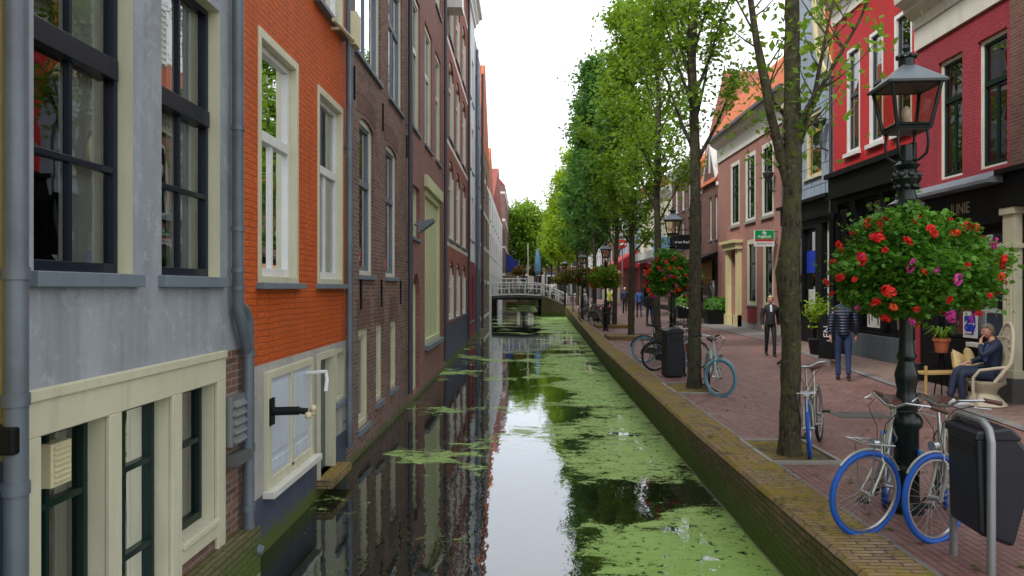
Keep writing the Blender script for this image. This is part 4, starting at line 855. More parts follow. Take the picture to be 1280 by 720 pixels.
# ------------------------------------------------------------------ trees
def limb_pts(p0, az, L, rise, rg, n=5, curve=.35):
    pts = [Vector(p0)]; d = Vector((math.cos(az), math.sin(az), rise)).normalized()
    for i in range(n):
        d = (d+Vector((rg.uniform(-.12, .12), rg.uniform(-.12, .12), curve/n*1.2))).normalized(); pts.append(pts[-1]+d*(L/n))
    return pts
def make_tree(name, label, x, y, h, tr, z0, rad, leafm, barkm, seed, nl=16, nleaf=9000, size=.13, rise=1.4, trunk=None, extra=(), sigma=.28, prof=None, stem_top=None, group='street trees along the quay', lean=(0, 0), gap=.0):
    rg = random.Random(seed); r = empty(name, (x, y, pz(y)), 0, label, 'tree', group)
    m = MB()
    if trunk is None:
        trunk = [(0, 0, -.1), (0, 0, .25)]+[(rg.uniform(-.05, .05)+lean[0]*t_, rg.uniform(-.05, .05)+lean[1]*t_, h*.92*t_) for t_ in (.12, .25, .4, .55, .7, .85, 1)]
        rs = [tr*1.35, tr*1.05, tr, tr*.9, tr*.78, tr*.6, tr*.42, tr*.26, tr*.08]
    else: trunk, rs = trunk
    T2, S2 = [], []
    for i in range(len(trunk)-1):
        K = max(1, int((trunk[i+1][2]-trunk[i][2])/.12)) if trunk[i+1][2] < 7 else 1
        for q in range(K):
            f = q/K; T2.append(Vector(trunk[i]).lerp(Vector(trunk[i+1]), f)); S2.append((rs[i]*(1-f)+rs[i+1]*f)*rg.uniform(.955, 1.045))
    T2.append(Vector(trunk[-1])); S2.append(rs[-1]); b0 = len(m.v); m.tube(T2, S2, 20)
    for i in range(b0, len(m.v)): v = m.v[i]; m.v[i] = (v[0]+rg.uniform(-.05, .05)*tr, v[1]+rg.uniform(-.05, .05)*tr, v[2])
    def at(z):
        for (a, b) in zip(trunk, trunk[1:]):
            if a[2] <= z <= b[2]:
                q = (z-a[2])/(b[2]-a[2]); return Vector(a).lerp(Vector(b), q)
        return Vector(trunk[-1])
    prof = prof or (lambda t_: math.sin(math.pi*min(1, t_*.9+.18))**.7)
    anchors = []
    for pts, r0 in extra:
        P = [Vector(p) for p in pts]; m.tube(P, [r0*(1-.75*i/(len(P)-1)) for i in range(len(P))], 9)
        for i in range(1, len(P)):
            for q in range(5): anchors.append((P[i-1].lerp(P[i], rg.random()), .05))
            for q in range(3):
                s_ = P[i-1].lerp(P[i], rg.random()); tw = limb_pts(s_, rg.uniform(0, 6.28), rg.uniform(.35, .8), rg.uniform(.4, 1.4), rg, 3); m.tube(tw, [.012, .009, .006, .004], 5)
                anchors += [(tw[-1], .35), (tw[-2], .2)]
    for i in range(nl):
        t_ = (i+.5)/nl; zb = z0*.86+t_*(h*.93-z0); p0 = at(zb); L = rad*(.35+.75*prof(t_))*rg.uniform(.8, 1.12); az = i*2.4+rg.uniform(-.4, .4)
        zr = math.hypot(1, rise); pts = limb_pts(p0, az, L*zr*.8, rise*(.8+.5*t_), rg); r0 = max(.012, tr*.38*(1-t_*.7)); m.tube(pts, [r0, r0*.8, r0*.6, r0*.45, r0*.3, r0*.12], 7, caps=False)
        for q in range(7):
            k_ = rg.uniform(.25, 1); j = min(4, int(k_*5)); s_ = pts[j].lerp(pts[j+1], k_*5-j if k_ < 1 else 1)
            tw = limb_pts(s_, az+rg.uniform(-1.3, 1.3), L*rg.uniform(.2, .45), rg.uniform(.3, 1.4), rg, 3); m.tube(tw, [r0*.3, r0*.22, r0*.15, r0*.08], 5, caps=False)
            anchors += [(tw[-1], 1.0), (tw[-2], .7), (tw[1], .5)]
        anchors.append((pts[-1], 1.0))
    m.build('trunk', barkm, r, smooth=True, uv=False, fixn=False)
    g = np.random.default_rng(seed); A = np.array([tuple(a[0]) for a in anchors]); wt = np.array([a[1] for a in anchors])*(.25+g.random(len(anchors))**1.5*1.6)
    if gap: wt *= (g.random(len(wt)) > gap)
    wt /= wt.sum(); idx = g.choice(len(A), nleaf, p=wt)
    sg = sigma*(.5+g.random(len(A)))[idx][:, None]
    C = A[idx]+g.normal(size=(nleaf, 3))*sg*np.array([1, 1, .8])
    leaves_mesh('crown', leafm, C, size, seed, r)
    return r
def px(p, Y): return (p-655)*Y/900
# the big near trunk with its low forks
TAPER = lambda t_: min(1, t_*4+.75)*(1-t_)**.8+.05
Y1 = 8.4; X1 = px(989, Y1)
def W1(p, q): return (px(p, Y1)-X1, 0, EYE-(q-360)*Y1/900)
make_tree('plane_tree', 'thick mossy near tree trunk with forked lower limbs, a bicycle leaning on it', X1, Y1, 12, .135, 7.0, 2.2, 'leaf_mid', 'bark_mossy', 11, nl=14, nleaf=7500, size=.07, sigma=.2, rise=1.8,
    trunk=([W1(987, 590), W1(987, 560), W1(988, 500), W1(989, 420), W1(984, 340), W1(990, 285), W1(991, 200), W1(990, 120), W1(990, 30), (0.03, .05, 6.5), (-.05, .1, 9), (0, 0, 11)], [.20, .13, .112, .108, .128, .108, .102, .09, .082, .07, .05, .02]),
    extra=[([W1(988, 240), W1(976, 195), (px(961, 8.3)-X1, -.1, 4.05), (px(948, 8.2)-X1, -.15, 4.75), (px(939, 8.1)-X1, -.2, 5.4), (-.75, -.25, 6.8), (-.9, -.2, 8.5)], .065),
           ([W1(996, 190), W1(1012, 140), W1(1040, 85), W1(1072, 30), W1(1100, -30)], .038), ([W1(994, 165), (px(1018, 8.2)-X1, -.2, 4.15), (px(1034, 8.0)-X1, -.35, 4.75), (px(1052, 7.9)-X1, -.5, 5.5)], .034),
           ([W1(987, 150), (px(965, 8.8)-X1, .35, 4.2), (px(950, 9)-X1, .6, 5.0), (-.6, .8, 6)], .03)])
make_tree('young_elm', 'slim tree with open upswept branches behind the mint bicycle', px(868, 14), 14, 12.5, .125, 4.9, 1.1, 'leaf_mid', 'bark_grey', 5, nl=26, nleaf=10000, size=.075, rise=2.7, sigma=.16, gap=.25)
P3 = make_tree('young_elm', 'tree second down the quay from the slim open-branched one, its foot hidden by parked bicycles', px(822, 22), 22, 13.5, .115, 4.3, 1.45, 'leaf_mid', 'bark_grey', 21, nl=24, nleaf=8500, size=.10, rise=1.9, sigma=.24, gap=.3)
P4 = make_tree('young_elm', 'bushy tree with knobbly trunk standing in a square planting pit', px(789, 27.6), 27.6, 13.6, .125, 3.6, 1.85, 'leaf_mid', 'bark_grey', 33, nl=30, nleaf=13000, size=.12, rise=1.3, sigma=.25, gap=.45, prof=TAPER)
P5 = make_tree('young_elm', 'dark green tree leaning slightly beside the far bin', px(768, 35.5), 35.5, 14.2, .12, 3.9, 1.8, 'leaf_dark', 'bark_grey', 47, nl=32, nleaf=14000, size=.14, rise=1.4, sigma=.28, gap=.45, prof=TAPER, lean=(.3, 0))
P6 = make_tree('poplar', 'tall dark columnar tree rising to two points against the sky', px(743, 44), 44, 16.6, .13, 4.2, 1.75, 'leaf_dark', 'bark_grey', 58, nl=34, nleaf=15000, size=.165, rise=2.0, sigma=.31, gap=.45, prof=TAPER)
P7 = make_tree('young_elm', 'lime green tree in front of the footbridge end', px(722, 66), 66, 14.2, .15, 3.6, 2.4, 'leaf_lime', 'bark_grey', 64, nl=30, nleaf=14000, size=.22, rise=1.5, sigma=.42, gap=.3, prof=TAPER)
def tcopy(src, p, Y, rz, sc_, label):
    c = place_copy(src, (px(p, Y), Y, pz(Y)), rz, label, sc_); return c
tcopy(P6, 734, 52, 1.9, .98, 'dark green tree just behind the tallest columnar one')
tcopy(P5, 727, 59, .7, 1.02, 'dark round-topped tree before the lime green one')
tcopy(P7, 707, 78, 2.2, 1.0, 'lime green tree beyond the footbridge nearest to it')
tcopy(P7, 698, 95, 4.0, .95, 'pale green tree second beyond the footbridge')
tcopy(P5, 690, 108, 2.6, 1.0, 'dark green tree third beyond the footbridge')
make_tree('lime_tree', 'broad dark green tree at the far end beside the brick house', px(655, 118), 118, 15, .25, 4.5, 3.4, 'leaf_mid', 'bark_grey', 71, nl=22, nleaf=9000, size=.4, rise=1.1, sigma=.9, group='trees at the far end')
tcopy(P5, 676, 120, 1.1, 1.05, 'dark tree at the far end of the canal next to the broad one')


def pit(x, y, w_, d_, label, kerb=True):
    r = empty('tree_pit', (x, y, pz(y)), 0, label, 'tree pit', 'tree planting pits'); z = .0
    m = MB(); m.box(-w_/2, w_/2, -d_/2, d_/2, -.05, .012); m.build('soil', 'pit_soil', r)
    m = MB()
    for a in ((-w_/2-.05, -w_/2, -d_/2-.05, d_/2+.05), (w_/2, w_/2+.05, -d_/2-.05, d_/2+.05), (-w_/2, w_/2, -d_/2-.05, -d_/2), (-w_/2, w_/2, d_/2, d_/2+.05)): m.box(*a, -.05, .035 if kerb else .02)
    m.build('edging', 'stone', r)
pit(3.13, 8.55, .72, 1.1, 'mossy earth pit round the thick near trunk'); pit(3.22, 13.9, .8, 1.3, 'planting pit round the slim tree by the mint bicycle')
for p, Y, lb in ((789, 27.6, 'raised mossy pit round the knobbly trunk'), (768, 35.5, 'raised mossy pit beside the far bin')):
    r = empty('tree_pit', (px(p, Y)-.1, Y, pz(Y)), 0, lb, 'tree pit', 'tree planting pits')
    m = MB(); m.box(-.85, .7, -.8, .8, -.05, .16); m.build('kerb', 'coping_moss', r, bevel=.03)

# ------------------------------------------------------------------ lamps
def make_lamp(x, y, label):
    r = empty('street_lamp', (x, y, pz(y)), R(-4), label, 'street lamp', 'lantern street lamps along the quay')
    m = MB(); m.lathe([(.14, 0), (.14, .06), (.105, .10), (.10, .72), (.125, .75), (.132, .79), (.115, .83), (.085, .86), (.095, .92), (.105, .95), (.085, 1.0), (.075, 1.06), (.09, 1.14), (.095, 1.2), (.075, 1.27), (.065, 1.31), (.085, 1.35), (.065, 1.39), (.058, 1.5), (.055, 2.55), (.10, 2.6), (.155, 2.64), (.155, 2.68), (.09, 2.72), (.07, 2.8), (.085, 2.84), (.12, 2.90), (.075, 2.98), (.11, 3.02), (.055, 3.06), (.05, 3.2)], 20)
    m.tube([(0, 0, .0), (0, 0, .01)], .1, 8)
    for i in range(8):
        a = i*math.pi/4; m.ball((.095*math.cos(a), .095*math.sin(a), 2.93), .035, 8, 6); m.ball((.085*math.cos(a+.4), .085*math.sin(a+.4), 2.83), .028, 8, 6)
    m.build('post', 'lamp_green', r, smooth=True)
    m = MB()
    for i in range(4):
        a = i*math.pi/2+math.pi/4; c_, s_ = math.cos(a), math.sin(a)
        m.tube([(.04*c_, .04*s_, 3.06), (.10*c_, .10*s_, 3.06), (.165*c_, .165*s_, 3.11), (.18*c_, .18*s_, 3.2), (.17*c_, .17*s_, 3.3), (.175*c_, .175*s_, 3.34)], .012, 8)
    m.build('bracket', 'lamp_green', r, smooth=True)
    q = math.pi/4; b0, b1, z0, z1 = .195, .285, 3.33, 3.71   # corner radii
    m = MB(); C = lambda k, rr, z: (rr*math.cos(k*math.pi/2+q), rr*math.sin(k*math.pi/2+q), z)
    for k in range(4): m.tube([C(k, b0, z0), C(k, b1, z1)], .016, 6)
    for k in range(4):
        m.tube([C(k, b0, z0), C(k+1, b0, z0)], .018, 6); m.tube([C(k, b1, z1), C(k+1, b1, z1)], .018, 6); m.tube([C(k, b0+.005, z0+.03), C(k+1, b0+.005, z0+.03)], .012, 6)
    m.lathe([(.20, z0-.02), (.20, z0)], 4, rot=q); m.tube([(0, 0, z0), (0, 0, z0+.06)], .04, 10); cg = m.build('lantern_frame', 'lamp_green', r)
    for k in range(4): MB().quad(C(k, b0-.004, z0), C(k+1, b0-.004, z0), C(k+1, b1-.004, z1), C(k, b1-.004, z1)).build('pane', 'lamp_glass', cg)
    m = MB(); m.lathe([(.02, z0+.05), (.03, z0+.08), (.04, z0+.13), (.036, z0+.18), (.01, z0+.21)], 14); m.build('bulb', 'bulb_glass', cg, smooth=True)
    m = MB(); m.lathe([(.335, z1-.01), (.345, z1+.008), (.325, z1+.02), (.09, z1+.17), (.07, z1+.18)], 4, rot=q); m.build('lantern_roof', 'lamp_roof', r)
    m = MB(); m.lathe([(.065, z1+.17), (.065, z1+.24), (.085, z1+.25), (.078, z1+.27), (.04, z1+.295), (.022, z1+.31), (.034, z1+.335), (.024, z1+.36), (.01, z1+.375), (.016, z1+.39), (.004, z1+.42)], 14)
    for i in range(8): a = i*math.pi/4; m.ball((.078*math.cos(a), .078*math.sin(a), z1+.26), .016, 6, 5)
    m.build('finial', 'lamp_green', r, smooth=True)
    return r
L1 = make_lamp(px(1133, 6.3), 6.3, 'black-green lantern lamp in the foreground with two bicycles leaning on it')
LP = [(841, 18.75, 'lantern lamp rising behind the parked bicycles and the middle bin'), (757, 32.8, 'lantern lamp between the tree pits near the far bin'), (728, 43, 'small distant lantern lamp before the footbridge'), (706, 62, 'farthest lantern lamp at the footbridge ramp')]
for p, Y, lb in LP: place_copy(L1, (px(p, Y), Y, pz(Y)), R(-12), lb)

# flower baskets
bloom_proto = {}
def bloom(kind, parent, loc, s_):
    if kind not in bloom_proto:
        m = MB(); rg = random.Random(hash(kind) % 97)
        for i in range(26):
            v = Vector((rg.gauss(0, 1), rg.gauss(0, 1), rg.gauss(0, .8))).normalized()*.9; a = v.orthogonal().normalized(); b = v.cross(a); q = .42
            m.quad(v*.6-a*q, v*1.0+b*q, v*.85+a*q, v*1.0-b*q*.9)
        o = m.build('blossom', kind, None, uv=False, fixn=False); bloom_proto[kind] = o.data; bpy.data.objects.remove(o)
    o = bpy.data.objects.new('blossom', bloom_proto[kind]); col.objects.link(o); o.parent = parent; o.location = loc; o.scale = (s_*rnd.uniform(.8, 1.4), s_*rnd.uniform(.7, 1.1), s_*rnd.uniform(.45, .75)); o.rotation_euler = (rnd.random()*3, rnd.random()*3, rnd.random()*6); return o
def flower_basket(x, y, z, rad, hgt, nleaf, size, nb, label, seed, leaf='leaf_flower', cols=('petal_red', 'petal_red', 'petal_red', 'petal_pink', 'petal_orange'), bs=.05):
    r = empty('flower_basket', (x, y, z), 0, label, 'flower basket', 'hanging flower baskets on the lamps'); g = np.random.default_rng(seed)
    m = MB(); m.lathe([(.06, -.24), (.25, -.2), (.38, -.08), (.40, 0), (.36, .02), (.09, .0)], 18); m.build('bowl', 'lamp_green', r, smooth=True)
    # lumpy mound: shell + fringe
    n = nleaf; u = g.normal(size=(n, 3)); u /= np.linalg.norm(u, axis=1)[:, None]
    lump = 1+.05*np.sin(u[:, 0]*21+u[:, 2]*17)*np.sin(u[:, 1]*19)+.10*np.sin(u[:, 0]*5+seed)+.09*np.sin(u[:, 1]*7+1+seed)+.07*np.sin(u[:, 2]*9)+.05*np.sin(u[:, 0]*13+u[:, 2]*11)
    rr = lump*(.55+.45*g.random(n)**.45)*(1+(g.random(n) > .9)*g.random(n)*.22)
    zz = np.where(u[:, 2] > 0, u[:, 2]*hgt*.55, u[:, 2]*hgt*.40)
    C = np.stack([u[:, 0]*rr*rad, u[:, 1]*rr*rad, zz*rr+.08], axis=1)
    keep = ~((np.hypot(C[:, 0], C[:, 1]) < .3*rad) & (C[:, 2] < -.1)); leaves_mesh('foliage', leaf, C[keep], size, seed, r, up=.6, elong=1.1)
    rg = random.Random(seed)
    for i in range(nb):
        a = rg.uniform(0, 6.283); e = rg.uniform(-.75, .95); c_ = math.sqrt(1-e*e); k_ = 1.02+rg.random()*.1
        bloom(rg.choice(cols), r, (c_*math.cos(a)*rad*k_, c_*math.sin(a)*rad*k_, e*hgt*.52*k_+.08), bs*rg.uniform(.7, 1.25))
    return r
flower_basket(px(1138, 6.3), 6.3, 1.98, .635, .95, 15000, .047, 92, 'big geranium basket of red and pink blooms round the foreground lamp', 3, bs=.046, cols=('petal_red', 'petal_red', 'petal_red', 'petal_pink', 'petal_orange'))
flower_basket(px(838, 18.75), 18.75, 2.12, .64, 1.2, 5500, .08, 95, 'geranium basket thick with red blooms on the second lamp', 9, bs=.06)
flower_basket(px(757, 32.8), 32.8, 2.25, .72, 1.1, 2500, .13, 30, 'dark green flower basket on the lamp near the far bin', 12, leaf='leaf_mid', bs=.07)
flower_basket(px(732, 42.8), 42.8, 2.4, .78, 1.1, 1500, .16, 16, 'browning flower basket on the small distant lamp', 15, leaf='leaf_dry', bs=.08, cols=('petal_orange', 'petal_red'))
for p, Y, lb in ((716, 52, 'dull brown-green basket left of the distant lamp'), (704, 62, 'flower basket at the footbridge ramp'), (669, 77.2, 'orange-brown basket beside the closed blue parasol'), (649, 77.6, 'orange-brown basket beyond the footbridge by the blue awning')):
    flower_basket(px(p, Y), Y, 2.6 if Y < 70 else 3.6, .8, 1.1, 900, .2, 12, lb, int(p), leaf='leaf_dry', bs=.1, cols=('petal_orange', 'petal_orange', 'petal_red'))
for p, Y, lb in ((716, 52, 'thin pole carrying the dull brown-green basket'), (669, 77.2, 'thin pole carrying the basket by the blue parasol'), (649, 77.6, 'thin pole carrying the basket near the blue awning')):
    tag(MB().tube([(px(p, Y), Y, .1 if Y < 70 else SQ), (px(p, Y), Y, 3.6 if Y < 70 else 5)], .06, 8).build('pole', 'galv'), lb, 'pole', 'basket poles')

# ------------------------------------------------------------------ bins
def make_bin(x, y, rz, label, hoop=True):
    r = empty('litter_bin', (x, y, pz(y)), rz, label, 'litter bin', 'dark plastic litter bins')
    m = MB()
    prof = [(-.17, .27), (.17, .30), (.245, .95), (.13, 1.10), (-.13, 1.10), (-.21, .92)]   # side profile (x, z)
    m.prism([(-.10, .30), (.12, .22), (.27, .80), (.13, .97), (-.12, .95)], 'y', -.215, .215); b = m.build('body', 'bin_plastic', r, bevel=.028)
    m = MB(); m.prism([(-.135, .93), (-.125, .99), (.09, 1.02), (.165, .955), (.15, .93)], 'y', -.225, .225); m.build('lid', 'bin_plastic', r, bevel=.015)
    m = MB(); m.box(-.124, -.10, -.17, .17, .82, .89); m.build('slot', 'rubber_black', r)
    m = MB(); y0 = .255
    m.tube([(-.05, -y0, -.05), (-.05, -y0, .93), (-.05, -y0+.03, 1.01), (-.05, -y0+.1, 1.05), (-.05, y0-.1, 1.05), (-.05, y0-.03, 1.01), (-.05, y0, .93), (-.05, y0, -.05)], .027, 12); m.build('hoop', 'galv', r, smooth=True)
    return r
make_bin(3.16, 5.0, R(-6), 'dark plastic litter bin on a galvanised hoop in the near right corner')
def post_bin(x, y, label, rz=0):
    r = empty('litter_bin', (x, y, pz(y)), rz, label, 'litter bin', 'dark upright litter bins'); m = MB(); m.box(-.19, .19, -.19, .19, .03, .95); m.box(-.16, .16, -.16, .16, 0, .03); m.build('body', 'bin_plastic', r, bevel=.03)
    m = MB(); m.prism([(-.21, .95), (.21, .95), (.19, 1.03), (.08, 1.08), (-.08, 1.08), (-.19, 1.03)], 'y', -.21, .21); m.build('lid', 'bin_plastic', r, bevel=.015); MB().box(-.13, .13, -.197, -.19, .76, .88).build('slot', 'rubber_black', r)
    return r
post_bin(px(840.5, 15.8), 15.8, 'upright dark bin among the parked bicycles on the quay', R(8)); pb = post_bin(px(757.5, 35.0), 35.0, 'small far bin with a pink-red band at its top', 0)
MB().box(-.22, .22, -.22, .22, 1.0, 1.06).build('band', 'sign_red', pb)

# ------------------------------------------------------------------ bicycles
def make_bike(loc, heading, label, tyre_f='blue_tyre', tyre_r='blue_tyre', frame='frame_silver', steer=0, lean=0, saddle='leather', detail=2, group='bicycles parked along the quay', rack=False, crate=False):
    """local +x forward; heading in degrees from world +x"""
    r = empty('bicycle', loc, 0, label, 'bicycle', group); r.rotation_euler = Euler((R(lean), 0, R(heading)), 'XYZ')
    wr = .335; xr, xf = -.52, .56; N = 40 if detail > 1 else 24
    # rear wheel
    def wheel(cx, parent, tm, gear=False):
        wn = MB().torus((cx, 0, wr), wr-.012, .021, 'y', N, 8).build('wheel', tm, parent, smooth=True, uv=False)
        wn['label'] = 'bicycle wheel with %s tyre' % ('blue' if 'blue' in tm else 'black')
        m = MB(); m.torus((cx, 0, wr), wr-.042, .013, 'y', N, 6); m.build('rim', 'steel', wn, smooth=True, uv=False)
        m = MB(); n = 28 if detail > 1 else 14
        for i in range(n):
            a = 2*math.pi*i/n; b = a+(.35 if i % 2 else -.35); s_ = .03 if i % 4 < 2 else -.03
            m.tube([(cx+.03*math.cos(b), s_, wr+.03*math.sin(b)), (cx+(wr-.045)*math.cos(a), 0, wr+(wr-.045)*math.sin(a))], .0013 if detail > 1 else .003, 4, caps=False)
        m.build('spokes', 'steel', wn, uv=False, fixn=False)
        m = MB(); m.tube([(cx, -.05, wr), (cx, .05, wr)], .022, 10); m.tube([(cx, -.07, wr), (cx, .07, wr)], .009, 8)
        if gear: m.tube([(cx, -.045, wr), (cx, -.035, wr)], .045, 14)
        m.build('hub', 'steel', wn, uv=False)
        return wn
    wheel(xr, r, tyre_r, True)
    # frame: step-through city frame
    hx, hz, hx2, hz2 = .40, .80, .44, .62      # head tube top/bottom
    bb = (-.08, 0, .28); st = (-.25, 0, .78)
    m = MB(); m.tube([(hx, 0, hz), (hx2, 0, hz2)], .022, 10); m.tube([(hx2-.01, 0, hz2+.04), (.15, 0, .42), bb], .021, 10); m.tube([(hx+.01, 0, hz-.05), (.12, 0, .62), (-.19, 0, .60)], .017, 10); m.tube([bb, st], .018, 10)
    for s_ in (-1, 1):
        m.tube([bb, (-.15, .05*s_, .29), (xr, .062*s_, wr)], .011, 8); m.tube([(-.235, .02*s_, .73), (-.3, .05*s_, .66), (xr, .062*s_, wr)], .009, 8)
    fr = m.build('frame', frame, r, smooth=True, uv=False)
    m = MB(); m.torus((xr, 0, wr), wr+.03, .018, 'y', 20, 6, a0=-5, a1=170); m.build('rear_mudguard', frame if detail > 1 else 'frame_black', r, smooth=True, uv=False)
    m = MB(); m.tube([(xr-.02, -.05, wr+.0), (xr+.05, -.05, .39), (-.12, -.05, .355), (-.02, -.05, .33), (0, -.05, .27), (-.06, -.05, .2), (xr, -.05, wr-.06)], .022, 6); m.prism([(xr, wr-.055), (-.07, .18), (.02, .27), (-.07, .37), (xr, wr+.055)], 'y', -.065, -.04); m.build('chain_case', 'frame_black', r, uv=False)
    m = MB(); m.tube([(bb[0], -.085, bb[2]), (bb[0], .085, bb[2])], .018, 8); m.tube([(bb[0], -.085, bb[2]), (bb[0]+.06, -.09, bb[2]-.155)], .009, 6); m.tube([(bb[0], .085, bb[2]), (bb[0]-.06, .09, bb[2]+.155)], .009, 6); cr_ = m.build('crank', 'steel', r, uv=False)
    MB().box(bb[0]+.01, bb[0]+.11, -.18, -.09, bb[2]-.165, bb[2]-.145).build('pedal', 'rubber_black', r, uv=False); MB().box(bb[0]-.11, bb[0]-.01, .09, .18, bb[2]+.145, bb[2]+.165).build('pedal', 'rubber_black', r, uv=False)
    m = MB(); m.tube([st, (-.28, 0, .92)], .013, 8); m.build('seat_post', 'steel', r, uv=False)
    m = MB(); b0 = len(m.v)
    prof = [(-.16, .10, .03), (-.13, .12, .035), (-.05, .10, .025), (.03, .05, .012), (.12, .028, .008), (.15, .018, 0)]
    for i, (x, hw, up) in enumerate(prof):
        for a in range(8):
            t_ = math.pi*2*a/8; m.v.append((-.28+x, hw*math.cos(t_), .945+up+.03*math.sin(t_)))
    for i in range(len(prof)-1):
        for a in range(8): m.f.append((i*8+a, i*8+(a+1) % 8, (i+1)*8+(a+1) % 8, (i+1)*8+a)); m.m.append(0)
    m.f += [tuple(range(8)), tuple(range(40, 48))]; m.m += [0, 0]; m.build('saddle', saddle, r, smooth=True, uv=False)
    m = MB(); m.tube([(-.32, -.04, .29), (-.42, -.2, .02)], .009, 6); m.build('kickstand', 'frame_black', r, uv=False)
    if rack:
        m = MB()
        for s_ in (-1, 1): m.tube([(-.33, .06*s_, .74), (-.85, .06*s_, .74)], .007, 6); m.tube([(xr, .065*s_, wr), (-.62, .06*s_, .74)], .007, 6)
        for x in (-.45, -.6, -.75, -.85): m.tube([(x, -.06, .74), (x, .06, .74)], .006, 6)
        m.build('luggage_rack', 'frame_black', r, uv=False)
    # steering assembly turns about the head tube
    s = empty('steering', (hx2, 0, 0), R(steer)); s.parent = r; s.name = 'fork'
    o = -hx2
    m = MB(); m.tube([(hx2+.01+o, 0, hz2-.03), (hx2+o, 0, hz2), (hx+o, 0, hz)], .014, 8)
    for sg in (-1, 1): m.tube([(hx2+o, 0, hz2-.0), (hx2+.01+o, .045*sg, hz2-.03), (.49+o, .048*sg, .48), (xf+o, .055*sg, wr)], .0115, 8)
    m.tube([(hx+o, 0, hz), (hx-.05+o, 0, 1.0), (hx-.01+o, 0, 1.035)], .013, 8)
    bpy.data.objects.remove(s)
    fk = m.build('fork', frame, r, smooth=True, uv=False); fk.location = (hx2, 0, 0); fk.rotation_euler = (0, 0, R(steer))
    fw = wheel(xf+o, fk, tyre_f)
    fw.name = 'wheel'
    # flatten: wheel pieces must not nest deeper than three levels, so the front wheel hangs on the bicycle itself
    fw.parent = r; fw.location = (hx2, 0, 0); fw.rotation_euler = (0, 0, R(steer))
    m = MB(); m.torus((xf+o, 0, wr), wr+.022, .009, 'y', 16, 6, a0=40, a1=150); m.build('front_mudguard', frame, fk, smooth=True, uv=False)
    hbx = hx-.04+o; m = MB()
    m.tube([(hbx-.13, -.30, 1.06), (hbx-.05, -.27, 1.085), (hbx+.04, -.15, 1.08), (hbx+.03, -.05, 1.03), (hbx+.03, .05, 1.03), (hbx+.04, .15, 1.08), (hbx-.05, .27, 1.085), (hbx-.13, .30, 1.06)], .011, 10); hb = m.build('handlebar', 'steel', fk, smooth=True, uv=False)
    hb.parent = r; hb.location = (hx2, 0, 0); hb.rotation_euler = (0, 0, R(steer))
    for sg in (-1, 1):
        MB().tube([(hbx-.06, sg*.275, 1.085), (hbx-.19, sg*.315, 1.05)], .0175, 10).build('grip', 'leather' if saddle == 'leather' else 'rubber_black', hb, smooth=True, uv=False)
        MB().tube([(hbx-.02, sg*.24, 1.08), (hbx+.04, sg*.26, 1.04), (hbx-.08, sg*.31, 1.02)], .005, 6).build('brake_lever', 'steel', hb, uv=False)
    if detail > 1:
        m = MB(); m.tube([(hbx-.02, .22, 1.04), (hbx+.12, .16, 1.02), (hbx+.13, .06, .9), (hbx+.08, .0, .78), (hx2+o, .02, .66)], .0035, 6); m.tube([(hbx-.02, -.22, 1.04), (hbx+.14, -.12, 1.0), (hbx+.12, -.03, .86), (hx2+o+.02, -.03, .7), (.1+o, -.02, .5)], .0035, 6); m.build('cable', 'rubber_black', hb, smooth=True, uv=False)
    lx = .50+o
    m = MB(); m.tube([(lx, 0, .735), (lx+.05, 0, .735)], .036, 12); m.build('headlight', 'steel', fk, uv=False)
    if crate or rack:
        m = MB()
        for sg in (-1, 1): m.tube([(.42+o, .10*sg, .74), (.72+o, .10*sg, .76)], .006, 6)
        m.tube([(.72+o, -.10, .76), (.72+o, .10, .76)], .006, 6)
        for x in (.5, .6): m.tube([(x+o, -.1, .745), (x+o, .1, .745)], .005, 6)
        for sg in (-1, 1): m.tube([(xf+o, .06*sg, wr), (.62+o, .1*sg, .75)], .006, 6)
        m.build('front_carrier', 'steel', fk, uv=False)
    return r
def bike_between(rc, fc, **k):
    """rc, fc: ground contact points of rear and front wheel"""
    h_ = math.degrees(math.atan2(fc[1]-rc[1], fc[0]-rc[0])); a = R(h_); mx_, my_ = (rc[0]+fc[0])/2, (rc[1]+fc[1])/2
    return make_bike((mx_-.02*math.cos(a), my_-.02*math.sin(a), pz(my_)), h_, **k)
bike_between((3.24, 6.47), (2.72, 5.62), label='silver city bicycle with blue tyres leaning on the left of the foreground lamp', steer=-40, lean=-5, rack=False, crate=True)
b2 = bike_between((3.74, 6.38), (3.26, 5.52), label='silver city bicycle with blue tyres standing between the foreground lamp and the litter bin', steer=-38, lean=4)
m = MB(); m.tube([(3.05, 6.12, .62), (3.15, 6.3, .68), (3.3, 6.38, .60), (3.42, 6.22, .52), (3.35, 6.02, .5)], .03, 8); tag(m.build('cable_lock', 'blue_gear', None, smooth=True), 'bright blue cable lock looped from bicycle to the foreground lamp', 'bicycle lock')
bike_between((3.78, 9.2), (3.28, 8.28), label='silver bicycle with one blue front tyre leaning on the thick near tree', tyre_r='rubber_black', steer=6, lean=3, crate=True)
bike_between((3.55, 14.0), (3.42, 12.95), label='mint bicycle with pale blue front tyre leaning on the slim tree', tyre_f='pale_blue_tyre', tyre_r='rubber_black', frame='frame_mint', steer=46, lean=-4, saddle='rubber_black')
bike_between((3.2, 18.9), (4.15, 18.6), label='bicycle with pale blue tyres, farther of two parked left of the upright bin', tyre_f='pale_blue_tyre', tyre_r='pale_blue_tyre', frame='frame_black', steer=20, rack=True, saddle='rubber_black')
bike_between((3.1, 17.0), (4.1, 17.3), label='black bicycle, nearer of two parked left of the upright bin', tyre_f='rubber_black', tyre_r='rubber_black', frame='frame_black', steer=-15, rack=True, saddle='rubber_black')
